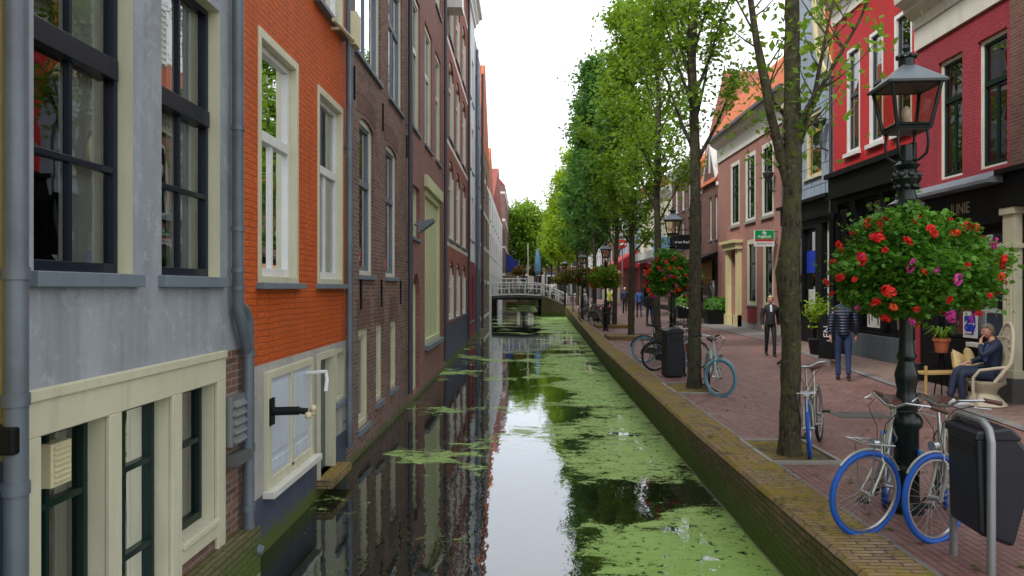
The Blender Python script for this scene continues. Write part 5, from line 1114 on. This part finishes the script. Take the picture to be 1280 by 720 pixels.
bike_between((3.95, 17.0), (3.58, 16.0), label='dark bicycle with red-brown frame seen end-on right of the upright bin', tyre_f='rubber_black', tyre_r='rubber_black', frame='red_frame', saddle='rubber_black', steer=3)
FB = bike_between((3.6, 37.2), (4.4, 36.5), label='silver bicycle propped against the far bin', tyre_f='rubber_black', tyre_r='rubber_black', frame='frame_silver', detail=1, rack=True, saddle='rubber_black')
FB2 = bike_between((4.1, 38.2), (3.7, 37.2), label='black bicycle second in the group beyond the far bin', tyre_f='rubber_black', tyre_r='rubber_black', frame='frame_black', detail=1, rack=True, saddle='rubber_black')
rg = random.Random(5)
spots = [(3.85, 40, 200, 'third bicycle beyond the far bin, close to the canal edge'), (3.9, 42, 230, 'bicycle standing in the middle of the far quay group'), (4.0, 43.2, 250, 'bicycle with dark frame in the far quay group, right side'), (4.2, 46.5, 215, 'last bicycle of the far quay group before the footbridge')]
for i, (x, y, hd, lb) in enumerate(spots): place_copy(FB if i % 2 else FB2, (x, y, pz(y)), R(hd), lb)
ORD = 'first second third fourth fifth sixth seventh eighth ninth tenth eleventh twelfth thirteenth fourteenth fifteenth sixteenth seventeenth eighteenth'.split()
for i in range(18):
    x = -2.3+i*.43+rg.uniform(-.06, .06); y = 67.2+rg.uniform(0, .5)+(i % 2)*.7
    c = place_copy(FB if i % 2 else FB2, (x, y, SQ if x < 1.5 else max(.36, SQ-(x-1.5)*.325)), R(80+rg.uniform(-25, 25)), '%s bicycle, %s from the left in the row packed behind the footbridge railing' % ('silver' if i % 2 else 'black', ORD[i])); c['group'] = 'bicycles packed behind the footbridge'; c['category'] = 'bicycle'

# ------------------------------------------------------------------ footbridge
br = empty('footbridge', (0, 64, 0), 0, 'small arched footbridge with white railings across the far end of the canal', 'footbridge')
BX0, BX1, BX2 = -2.85, 1.55, 3.8
def deck(x):
    if x <= BX1: t_ = (x-BX0)/(BX1-BX0); return 1.30+.10*math.sin(math.pi*t_)
    return 1.30-(x-BX1)/(BX2-BX1)*.93
m = MB(); xs = [BX0+(BX1-BX0)*i/12 for i in range(13)]
m.prism([(x, deck(x)) for x in xs]+[(x, deck(x)-.28) for x in xs[::-1]], 'y', 0, 2.2); m.build('deck', 'dark_stone', br)
m = MB(); xs = [BX0+(BX1-BX0)*i/12 for i in range(13)]; m.prism([(x, deck(x)+.06) for x in xs]+[(x, deck(x)-.06) for x in xs[::-1]], 'y', -.06, 0.0); m.build('deck_edge', 'white', br)
m = MB(); m.prism([(BX1, -1.4), (BX1, 1.28), (BX2, .36), (BX2, -1.4)], 'y', -.4, 2.2); m.build('abutment', 'quay_moss', br); m = MB(); m.prism([(BX0-.6, -1.4), (BX0-.6, 1.2), (BX0, 1.2), (BX0, -1.4)], 'y', -.4, 2.2); m.build('abutment', 'quay_moss', br)
m = MB(); m.prism([(BX1-.05, 1.28), (BX1-.05, 1.38), (BX2+.05, .45), (BX2, .36)], 'y', -.45, -.2); m.build('coping', 'stone', br)
for yy, nm in ((-.1, 'railing'), (2.2, 'railing')):
    m = MB(); P = [BX0, -1.35, .1, BX1]+[BX1+.25, 2.35, 3.1, BX2]
    for x in P: m.tube([(x, yy, deck(x)-.05), (x, yy, deck(x)+1.1)], .05, 8)
    xs = [BX0+(BX2-BX0)*i/24 for i in range(25)]
    m.tube([(x, yy, deck(x)+1.05) for x in xs], .045, 8); m.tube([(x, yy, deck(x)+.55) for x in xs], .03, 8)
    m.build(nm, 'white', br, smooth=True)
tag(MB().box(-4, 1.5, 103.6, 103.996, -1.4, .355).build('canal_end_wall', 'quay_moss'), 'brick wall where the canal ends far beyond the footbridge', 'wall')
tag(MB().box(1.5, 1.8, 66.25, 103.5, -1.4, SQ-.3).build('bank_wall', 'quay_moss'), 'brick bank wall of the canal beyond the footbridge, right side', 'wall')
tag(MB().box(-2.86, 1.498, 66.25, 78, SQ-.25, SQ).build('terrace_deck', 'dark_stone'), 'stone terrace deck over the canal holding the packed bicycles', 'terrace deck')
# terrace railing and people-height clutter beyond the bridge
for i, (x0, x1) in enumerate(((-2.4, .2), (.6, 3.2))):
    r = empty('terrace_railing', (x0, 71.5, SQ if i == 0 else .5), 0, ('left' if i == 0 else 'right')+' length of white railing on the square behind the packed bicycles', 'railing', 'terrace railings'); L = x1-x0; m = MB()
    for k_ in range(5): m.tube([(L*k_/4, 0, 0), (L*k_/4, 0, 1.8-.5*0)], .05, 6)
    m.tube([(0, 0, 1.75), (L, 0, 1.75)], .05, 6); m.tube([(0, 0, 1.1), (L, 0, 1.1)], .04, 6); m.build('frame', 'white', r)
r = empty('parasol', (px(672, 76), 76, SQ), 0, 'closed pale blue parasol on a pole beyond the footbridge', 'parasol'); MB().tube([(0, 0, 0), (0, 0, 5.1)], .06, 8).build('pole', 'galv', r)
m = MB(); m.lathe([(.2, 2.2), (.36, 2.6), (.36, 3.4), (.22, 4.4), (.05, 5.0)], 9); m.build('canopy', 'banner_blue', r)
tag(MB().tube([(px(660, 74), 74, SQ), (px(660, 74), 74, 6.5)], .05, 8).build('flagpole', 'white'), 'thin white pole on the square left of the closed blue parasol', 'pole')
# no-entry sign
r = empty('road_sign', (px(778, 50), 50, .2), 0, 'round red and white no-entry sign on a grey pole', 'road sign'); MB().tube([(0, 0, 0), (0, 0, 5.1)], .04, 8).build('pole', 'galv', r)
m = MB(); m.tube([(0, -.05, 4.8), (0, -.08, 4.8)], .33, 20); pl_ = m.build('plate', 'sign_red', r); MB().box(-.24, .24, -.1, -.082, 4.73, 4.87).build('bar', 'sign_white', pl_)

# ------------------------------------------------------------------ cafe things
# wicker peacock chair
ch = empty('wicker_chair', (px(1226, 12.0), 11.9, 0), R(-105), 'tall-backed pale wicker chair with a man sitting in it', 'chair')   # local +y backwards
m = MB(); m.lathe([(.30, 0), (.33, .03), (.26, .12), (.17, .22), (.2, .3), (.30, .38), (.31, .42), (.02, .42)], 20); m.build('base', 'wicker', ch, smooth=True)
m = MB(); out = []
for i in range(17):
    a = math.pi*i/16; out.append((.36*math.cos(a)*(1 if i not in () else 1), .26+.10*math.sin(a), .75+.62*math.sin(a)))
out = [(.29, .05, .42)]+out+[(-.29, .05, .42)]
m.tube(out, .03, 8); m.build('back_rim', 'wicker', ch, smooth=True)
m = MB()
for i in range(13):
    x = -.30+.05*i; t_ = math.sqrt(max(0, 1-(x/.36)**2)); m.tube([(x*.8, .2, .42), (x, .27, .75), (x*.98, .26+.10*t_, .75+.62*t_)], .011, 5)
for z, hw in ((.55, .27), (.7, .31), (.85, .33), (1.0, .3), (1.13, .25)): m.tube([(-hw, .26, z), (0, .33, z+.01), (hw, .26, z)], .011, 5)
m.build('back_weave', 'wicker', ch)
m = MB()
for s_ in (-1, 1): m = MB().tube([(.30*s_, .24, .68), (.35*s_, .05, .66), (.34*s_, -.18, .62), (.31*s_, -.26, .5), (.29*s_, -.26, .3), (.30*s_, -.22, .02)], .024, 8); m.build('armrest', 'wicker', ch, smooth=True)
# bamboo side table/bench
bt = empty('bamboo_table', (px(1178, 12.4), 12.5, 0), R(8), 'low bamboo side table in front of the shop window', 'side table'); m = MB()
m.box(-.42, .42, -.2, .2, .47, .50)
tp = m.build('table_top', 'bamboo', bt)
for sx_ in (-1, 1):
    for sy_ in (-1, 1): MB().tube([(.38*sx_, .17*sy_, 0), (.38*sx_, .17*sy_, .62 if sx_ < 0 else .47)], .025, 8).build('leg', 'bamboo', bt)
def cushion(x, y, z, rx, rz, label):
    m = MB(); n = 10; vs = []
    for s_ in (1, -1):
        for i in range(n+1):
            for j in range(n+1):
                u, v = i/n*2-1, j/n*2-1; t_ = max(0, (1-u**4)*(1-v**4))**.5; vs.append((u*.21*(1-.06*(1-abs(v))), s_*.075*t_, v*.2*(1-.06*(1-abs(u)))))
    K = (n+1)**2; fs = []
    for b in (0, K):
        for i in range(n):
            for j in range(n): q = b+i*(n+1)+j; fs.append((q, q+1, q+n+2, q+n+1))
    m.add(vs, fs); o = m.build('cushion', 'cushion', None, smooth=True); o.location = (x, y, z); o.rotation_euler = (R(rx), R(20), rz); tag(o, label, 'cushion', 'cushions on the bamboo table')
cushion(px(1198, 12.4), 12.35, .66, -18, R(30), 'ochre cushion propped at the left on the bamboo table'); cushion(px(1214, 12.4), 12.42, .70, -15, R(50), 'pale ochre cushion propped between the other cushion and the seated man')
ps = empty('plant_stand', (px(1173, 13.0), 12.9, 0), 0, 'small dark metal plant stand before the shop window', 'plant stand'); m = MB()
for a in range(3): m.tube([(.02*math.cos(a*2.1), .02*math.sin(a*2.1), .78), (.14*math.cos(a*2.1), .14*math.sin(a*2.1), 0)], .012, 6)
m.build('legs', 'black_paint', ps); MB().lathe([(.19, .78), (.19, .80)], 14).build('top', 'black_paint', ps)
pp = empty('potted_plant', (px(1173, 13.0), 12.9, .8), 0, 'spiky green plant in a terracotta pot on the dark stand', 'potted plant'); MB().lathe([(.10, 0), (.13, .2), (.15, .2), (.15, .25), (.12, .25), (.11, .22)], 16).build('pot', 'terracotta', pp, smooth=True)
m = MB(); rg = random.Random(2)
for i in range(60):
    a = rg.uniform(0, 6.28); L = rg.uniform(.15, .34); c_, s_ = math.cos(a), math.sin(a); w_ = .012; z = .24
    p0, p1, p2 = Vector((.03*c_, .03*s_, z)), Vector((L*.5*c_, L*.5*s_, z+L*.7)), Vector((L*1.1*c_, L*1.1*s_, z+L*rg.uniform(.1, .7))); n_ = Vector((-s_, c_, 0))*w_
    m.quad(p0-n_, p0+n_, p1+n_, p1-n_); m.quad(p1-n_, p1+n_, p2+n_*.2, p2-n_*.2)
m.build('leaves', 'leaf_mid', pp, uv=False, fixn=False)
bk = empty('bucket', (px(1139, 15), 15, 0), 0, 'small grey bucket on the pavement behind the foreground lamp', 'bucket'); MB().lathe([(.14, 0), (.18, .36), (.19, .36), (.19, .39), (.16, .39), (.14, .05)], 14).build('body', 'dark_zinc', bk, smooth=True)
# A-board
ab = empty('pavement_sign', (px(1036, 19.8), 19.8, 0), R(-35), 'black pavement sign with upright white letters behind the man in the quilted jacket', 'pavement sign'); m = MB(); m.prism([(-.2, 0), (-.03, 1.2), (.03, 1.2), (.2, 0), (.17, 0), (0, 1.14), (-.17, 0)], 'x', -.23, .23); m.build('board', 'black_paint', ab)
text('sign_text', 'LITEN', .26, 'sign_white', ab, (-.02, -.125, .58), rot=(R(80), R(-90), 0), ext=.003)
# shrubs in planters
def planter(x, y, w_, h_, label, seed, n=1200, r_=.5):
    p = empty('planter', (x, y, pz(y)), 0, label, 'planter', 'planters outside the cafes'); m = MB(); m.prism([(-w_*.42, 0), (w_*.42, 0), (w_*.5, h_), (-w_*.5, h_)], 'y', -w_*.35, w_*.35); m.build('trough', 'black_paint', p, bevel=.02)
    g = np.random.default_rng(seed); u = g.normal(size=(n, 3)); u /= np.linalg.norm(u, axis=1)[:, None]; C = u*(.5+.5*g.random(n)**.5)[:, None]*np.array([w_*.6, w_*.4, r_])+np.array([0, 0, h_+r_*.45]); leaves_mesh('foliage', 'leaf_flower', C, .13, seed, p)
    for i in range(10): a = rnd.random()*6.28; bloom(rnd.choice(['petal_orange', 'petal_pink']), p, (w_*.5*math.cos(a), w_*.36*math.sin(a), h_+r_*(.5+.5*rnd.random())), .06)
planter(px(896, 38.5), 38.5, 1.3, .75, 'dark planter with a flowering shrub beside the cream door', 5); planter(px(857, 44), 44, 1.2, .7, 'dark planter with a shrub under the tan awning', 6)
g_ = np.random.default_rng(8); r = empty('bay_shrub', (px(1022, 21), 21, 0), 0, 'light green shrub in a black tub against the black shopfront', 'shrub'); MB().lathe([(.2, 0), (.27, .45), (.25, .47), (.1, .47)], 14).build('tub', 'black_paint', r, smooth=True); MB().tube([(0, 0, .4), (0, 0, 1.2)], .02, 6).build('stem', 'bark_grey', r)
leaves_mesh('foliage', 'leaf_lime', g_.normal(size=(500, 3))*np.array([.17, .17, .18])+np.array([0, 0, 1.3]), .07, 4, r)
# cafe fence panels
for i in range(4):
    y = 33.5+i*2.3; r = empty('cafe_fence', (7.6+i*.35, y, 0), R(78), ['nearest', 'second', 'third', 'farthest'][i]+' black barred terrace fence panel by the cafe', 'fence panel', 'black terrace fence panels'); m = MB()
    for k_ in range(13): m.box(-1+k_*.165, -.98+k_*.165, -.01, .01, .05, .95)
    m.box(-1.02, 1.02, -.02, .02, .93, 1.0); m.box(-1.02, 1.02, -.015, .015, .05, .1); m.build('bars', 'black_paint', r); MB().box(-1.02, 1.02, -.05, .05, 1.0, 1.04).build('rail', 'stone', r)
# ------------------------------------------------------------------ people (skin modifier bodies)
def skinned(name, chains, mat, parent, sub=2, smooth=True):
    """chains: list of lists of (pos, radius); points shared by equal position are merged"""
    vs = []; rs = []; es = []; idx = {}
    for ch in chains:
        prev = None
        for p, r_ in ch:
            k_ = tuple(round(c, 4) for c in p)
            if k_ not in idx: idx[k_] = len(vs); vs.append(p); rs.append(r_)
            i = idx[k_]
            if prev is not None and prev != i: es.append((prev, i))
            prev = i
    me = bpy.data.meshes.new(name); me.from_pydata(vs, es, []); o = bpy.data.objects.new(name, me); col.objects.link(o)
    md = o.modifiers.new('s', 'SKIN'); md.use_smooth_shade = True; md.branch_smoothing = .3
    sl = me.skin_vertices[0].data
    for i, r_ in enumerate(rs):
        sl[i].radius = r_ if isinstance(r_, tuple) else (r_, r_); sl[i].use_root = (i == 0)
    sb = o.modifiers.new('u', 'SUBSURF'); sb.levels = sub; sb.render_levels = sub
    bpy.context.view_layer.update(); dg = bpy.context.evaluated_depsgraph_get(); me2 = bpy.data.meshes.new_from_object(o.evaluated_get(dg)); bpy.data.objects.remove(o)
    me2.materials.clear(); me2.materials.append(M[mat]); me2.name = name; me2.polygons.foreach_set('use_smooth', [True]*len(me2.polygons))
    o = bpy.data.objects.new(name, me2); col.objects.link(o); o.parent = parent; return o
def join_into(o, o2):
    bm = bmesh.new(); bm.from_mesh(o.data); n = len(o.data.materials)
    tmp = o2.data.copy(); base = len(bm.faces); bm.from_mesh(tmp); bm.faces.ensure_lookup_table()
    mats = [m_ for m_ in o2.data.materials]; names = [m_.name for m_ in o.data.materials]
    for m_ in mats:
        if m_.name not in names: o.data.materials.append(m_); names.append(m_.name)
    for f in bm.faces[base:]: f.material_index = names.index(mats[f.material_index].name); f.smooth = True
    bm.to_mesh(o.data); bm.free(); bpy.data.objects.remove(o2)
def V(*a): return Vector(a)
def hand_chains(wr, d, side, curl=.5, pal=None):
    """wr wrist, d pointing direction; fingers curl towards pal"""
    d = d.normalized(); pal = (pal or V(0, 1, 0)); pal = (pal-d*pal.dot(d)).normalized(); s_ = d.cross(pal)*side; ch = []
    k = wr+d*.05; ch.append([(tuple(wr), .024), (tuple(k), (.034, .02))])
    for i, L in enumerate((.066, .074, .07, .056)):
        b = wr+d*.085+s_*(.030-.02*i); m1 = b+(d*.75+pal*curl*.6)*(L*.5); t_ = m1+(d*.45+pal*curl)*(L*.5); ch.append([(tuple(k), (.034, .02)), (tuple(b), .0105), (tuple(m1), .009), (tuple(t_), .007)])
    b = wr+d*.03+s_*.03; ch.append([(tuple(k), (.034, .02)), (tuple(b+s_*.012), .012), (tuple(b+s_*.02+d*.035+pal*.015), .010), (tuple(b+s_*.015+d*.06+pal*.03), .008)])
    return ch
def head(parent_body, c, facing, r_=.098, hair='hair_dark', parent=None, long=False, tilt=0, cap=1.0):
    """c = head centre, facing = horizontal angle (deg) the face looks, built in the person's local space"""
    m = MB(); n, k = 20, 14; vs = []
    for j in range(k+1):
        ph = math.pi*j/k; z = -math.cos(ph)
        for i in range(n):
            th = 2*math.pi*i/n; x, y = math.cos(th)*math.sin(ph), math.sin(th)*math.sin(ph)
            fx = x*.97; wy = y*.78
            if z < -.1: wy *= 1-.28*(-z-.1); fx = fx*(1-.18*(-z-.1))+.10*(-z-.1)
            if x < 0: fx *= 1.06
            if x > .8 and -.35 < z < .1 and abs(y) < .25: fx += .16*(1-abs(y)/.25)*(1-abs(z+.15)/.28 if abs(z+.15) < .28 else 0)   # nose
            if x > .6 and abs(z-.06) < .12 and .2 < abs(y) < .5: fx -= .05
            vs.append((fx*r_, wy*r_, z*r_*1.22))
    fs = [(j*n+i, j*n+(i+1) % n, (j+1)*n+(i+1) % n, (j+1)*n+i) for j in range(k) for i in range(n)]; m.add(vs, fs)
    for s_ in (-1, 1):
        m.ball((-.0, s_*.80*r_, -.02*r_), .02, 8, 6, 0, (.8, .4, 1.35)); m.ball((.86*r_, s_*.31*r_, .10*r_), .0115, 8, 6, 1)
    m.ball((.90*r_, 0, -.53*r_), .017, 8, 6, 2, (.45, 1.3, .35)); m.ball((1.03*r_, 0, -.18*r_), .012, 8, 6, 0, (1, .9, 1.1))
    h = m.build('head', ['skin', 'eye_dark', 'lips'], None, smooth=True, uv=False)
    mat = Matrix.Translation(c) @ Matrix.Rotation(R(facing), 4, 'Z') @ Matrix.Rotation(R(tilt), 4, 'Y'); h.data.transform(mat)
    join_into(parent_body, h)
    m = MB(); n, k = 22, 12
    vs = []; rg = random.Random(4)
    for j in range(k+1):
        ph = math.pi*j/k; z = math.cos(ph)
        for i in range(n):
            th = 2*math.pi*i/n; x, y = math.cos(th)*math.sin(ph), math.sin(th)*math.sin(ph)
            lim = .62 if x > .3 else (.05 if x > .0 else -.75 if long else -.45)
            zz = max(z, lim); q = 1.045+.03*rg.random()
            vs.append(((x*1.0-.05)*r_*q, y*.84*r_*q, zz*r_*1.24*q if zz > 0 else zz*r_*1.2))
    fs = [(j*n+i, j*n+(i+1) % n, (j+1)*n+(i+1) % n, (j+1)*n+i) for j in range(k) for i in range(n)]; m.add(vs, fs)
    hr = m.build('hair', hair, parent, smooth=True, uv=False); hr.data.transform(mat)
def shoe(parent, p, ang, mat='rubber_black'):
    m = MB(); prof = [(-.10, .035, .0, .085), (-.06, .042, 0, .10), (.02, .042, 0, .085), (.09, .046, 0, .06), (.15, .04, 0, .045), (.19, .018, .005, .03)]; vs = []
    for x, hw, z0, z1 in prof:
        for a in range(10): t_ = 2*math.pi*a/10; vs.append((x, hw*math.cos(t_), (z0+z1)/2+(z1-z0)/2*math.sin(t_)))
    fs = [(i*10+a, i*10+(a+1) % 10, (i+1)*10+(a+1) % 10, (i+1)*10+a) for i in range(5) for a in range(10)]+[tuple(range(10)), tuple(range(50, 60))]; m.add(vs, fs)
    o = m.build('shoe', mat, parent, smooth=True, uv=False); o.data.transform(Matrix.Translation(p) @ Matrix.Rotation(R(ang), 4, 'Z')); return o
def standing(loc, face_deg, label, H=1.75, jacket='dark_cloth', trousers='dark_cloth', shirt=None, hair='hair_dark', stride=.18, armsw=.12, long=False, group=None, bag=None):
    """local +x is the way the person faces"""
    k = H/1.75; r = empty('person', loc, R(face_deg), label, 'person', group); s = lambda p: tuple(c*k for c in p)
    hip = (0, 0, .95); pel = (0, 0, .98); wst = (0, 0, 1.10); chs = (-.01, 0, 1.30); shd = (-.01, 0, 1.43); nk = (0, 0, 1.50); hd = (.01, 0, 1.57)
    legs = {}; arms = {}
    for sd in (-1, 1):
        f = stride*sd; hj = (0, .085*sd, .92); kn = (f*.55+.03, .09*sd, .50); an = (f-.02 if f > 0 else f*1.15, .09*sd, .09 if f > 0 else .12)
        legs[sd] = [hj, kn, an]
        sh = (-.01, .185*sd, 1.42); el = (-.04-armsw*.5*sd, .235*sd, 1.13); wr = (.02-armsw*1.1*sd, .24*sd, .88); arms[sd] = [sh, el, wr]
    S = lambda ch: [(s(p), (tuple(q*k for q in r_) if isinstance(r_, tuple) else r_*k)) for p, r_ in ch]
    body = [[(pel, (.13, .10)), (wst, (.12, .09)), (chs, (.14, .095)), (shd, (.10, .07)), (nk, .052), (hd, .055)]]
    for sd in (-1, 1):
        a, b, c = legs[sd]; body.append([(pel, (.13, .10)), (a, .085), (b, .055), (c, .035)]); sh, el, wr = arms[sd]; body.append([(shd, (.10, .07)), (sh, .05), (el, .038), (wr, .026)])
        w_ = V(*wr); body += hand_chains(w_, V(.25, 0, -1), sd, .5, V(0, -sd, 0))
    bo = skinned('body', [S(c) for c in body], 'skin', r, 1)
    head(bo, Matrix.Identity(4) @ V(*s((.02, 0, 1.64))), 0, .098*k, hair, r, long)
    jk = [[((0, 0, .86), (.175, .145)), (pel, (.172, .14)), (wst, (.168, .135)), (chs, (.185, .138)), (shd, (.135, .10)), (nk, .075), ((0, 0, 1.535), .068)]]
    for sd in (-1, 1): sh, el, wr = arms[sd]; e2 = tuple(V(*el).lerp(V(*wr), .92)); jk.append([(shd, (.135, .10)), (sh, .082), (el, .064), (e2, .048)])
    skinned('jacket', [S(c) for c in jk], jacket, r, 2)
    tr = [[(wst, (.125, .10)), (pel, (.145, .115))]]
    for sd in (-1, 1): a, b, c = legs[sd]; tr.append([(pel, (.145, .115)), (a, .092), (b, .064), ((c[0]*.5+b[0]*.5, c[1], .3), .052), ((c[0], c[1], c[2]-.02), .056)])
    skinned('trousers', [S(c) for c in tr], trousers, r, 2)
    if shirt:
        m = MB(); m.prism([(.07, 1.3), (.142, 1.3), (.125, 1.40), (.09, 1.50), (.03, 1.5)], 'y', -.028, .028); m.v = [s(v) for v in m.v]; m.build('shirt', shirt, r, smooth=True)
    for sd in (-1, 1): c = legs[sd][2]; shoe(r, V(c[0]*k, c[1]*k, max(0, (c[2]-.09)*k)), 0)
    if bag: MB().box(-.26, -.14, -.14, .14, 1.0, 1.4).build('backpack', bag, r, bevel=.04)
    return r
standing((px(963, 20.6), 20.6, 0), -100, 'blond person in a black jacket and black trousers walking towards the camera', 1.72, 'dark_cloth', 'dark_cloth', 'white_cloth', 'hair_blond', .17)
standing((px(1054, 15.2), 15.2, 0), 70, 'man in a quilted navy jacket and jeans walking away, head behind the flower basket', 1.86, 'quilted_navy', 'denim', None, 'hair_dark', .08)
standing((px(812, 37), 37, pz(37)), 100, 'person in a dark jacket and jeans walking away past the second lamp', 1.8, 'dark_cloth', 'denim', None, 'hair_dark', .14)
standing((px(799, 45), 45, pz(45)), 95, 'person in a blue jacket and jeans walking away farther down the street', 1.8, 'blue_cloth', 'denim', None, 'hair_dark', .14)
standing((px(781, 50), 50, pz(50)), 80, 'person in dark clothes half hidden by the knobbly trunk', 1.8, 'navy_cloth', 'dark_cloth', None, 'hair_blond', .2)
standing((px(762, 48), 48, pz(48)), 260, 'person in a yellow top standing behind the far bin', 1.75, 'yellow_cloth', 'dark_cloth', None, 'hair_dark', .08)
standing((px(731, 47), 47, pz(47)), 180, 'person in a pale striped top bending among the far bicycles', 1.7, 'white_cloth', 'dark_cloth', None, 'hair_blond', .08)
standing((px(650, 74), 74, SQ), 250, 'person in a pale shirt on the square left of the thin white pole', 1.8, 'white_cloth', 'denim', None, 'hair_dark', .1)
standing((px(690, 73), 73, .7), 250, 'person in white on the square right of the closed blue parasol', 1.8, 'white_cloth', 'dark_cloth', None, 'hair_dark', .1)

# the seated man: local +x is the way his lap points
sm = empty('person', (px(1224, 12.0), 11.9, 0), R(165), 'man with cropped hair sitting in the wicker chair with his hand at his chin', 'person')
pel = (-.10, 0, .55); wst = (-.14, 0, .70); chs = (-.17, 0, .90); shd = (-.16, 0, 1.04); nk = (-.13, 0, 1.11); hd = (-.11, 0, 1.17)
legs = {1: [(-.06, .09, .54), (.36, .12, .55), (.33, .12, .10)], -1: [(-.06, -.09, .54), (.36, -.06, .60), (.50, .02, .12)]}
arms = {1: [(-.15, .19, 1.02), (.10, .26, .84), (.06, .08, 1.06)], -1: [(-.15, -.19, 1.02), (-.06, -.25, .76), (.18, -.12, .70)]}
body = [[(pel, (.13, .11)), (wst, (.12, .10)), (chs, (.14, .10)), (shd, (.10, .07)), (nk, .052), (hd, .055)]]
for sd in (-1, 1):
    a, b, c = legs[sd]; body.append([(pel, (.13, .11)), (a, .085), (b, .058), (c, .036)]); sh, el, wr = arms[sd]; body.append([(shd, (.10, .07)), (sh, .05), (el, .04), (wr, .027)])
body += hand_chains(V(*arms[1][2]), V(-.3, -.35, 1), 1, .8, V(-1, 0, 0)); body += hand_chains(V(*arms[-1][2]), V(1, .4, -.2), -1, .5, V(0, 0, -1))
bo = skinned('body', body, 'skin', sm, 1); head(bo, V(-.07, 0, 1.24), 15, .098, 'hair_grey', sm, tilt=8)
jk = [[(pel, (.15, .125)), (wst, (.155, .13)), (chs, (.175, .125)), (shd, (.125, .09)), (nk, .07)]]
for sd in (-1, 1): sh, el, wr = arms[sd]; jk.append([(shd, (.125, .09)), (sh, .075), (el, .06), (tuple(V(*el).lerp(V(*wr), .88)), .045)])
skinned('jacket', jk, 'navy_cloth', sm, 2)
tr = [[(pel, (.145, .12))]+[(p, q) for p, q in zip(legs[sd], (.105, .078, .06))] for sd in (-1, 1)]; skinned('trousers', tr, 'navy_cloth', sm, 2)
m = MB(); m.prism([(-.06, .72), (-.015, .74), (-.04, .95), (-.09, 1.07), (-.15, 1.07)], 'y', -.05, .05); m.build('shirt', 'blue_cloth', sm, smooth=True)
for sd in (-1, 1): c = legs[sd][2]; shoe(sm, V(c[0]+.02, c[1], c[2]-.10 if sd > 0 else 0.02), 0, 'white_cloth')

# fallen leaves and litter on the bricks
g_ = np.random.default_rng(77); n_ = 900; ys_ = 2.5+g_.random(n_)**1.5*40; xs_ = np.array([lerp(QT, y) for y in ys_])+.05+g_.random(n_)**1.7*5.5
C_ = np.stack([xs_, ys_, np.array([pz(y) for y in ys_])+.045*(xs_-np.array([lerp(QT, y) for y in ys_]) < .5)+.012], axis=1)
rg_ = g_.random(n_)*6.28; V_ = []
s_ = .012+.016*g_.random(n_)
for i_ in range(n_):
    c_, d_ = math.cos(rg_[i_])*s_[i_], math.sin(rg_[i_])*s_[i_]; x_, y_, z_ = C_[i_]; V_ += [(x_-c_*1.6, y_-d_*1.6, z_), (x_+d_, y_-c_, z_+.006), (x_+c_*1.6, y_+d_*1.6, z_), (x_-d_, y_+c_, z_+.006)]
me = bpy.data.meshes.new('fallen_leaves'); me.from_pydata(V_, [], [(4*i_, 4*i_+1, 4*i_+2, 4*i_+3) for i_ in range(n_)]); me.materials.append(M['leaf_dry']); o = bpy.data.objects.new('fallen_leaves', me); col.objects.link(o); tag(o, 'small dry fallen leaves scattered over the brick street and quay edge', 'leaves', None, 'stuff')
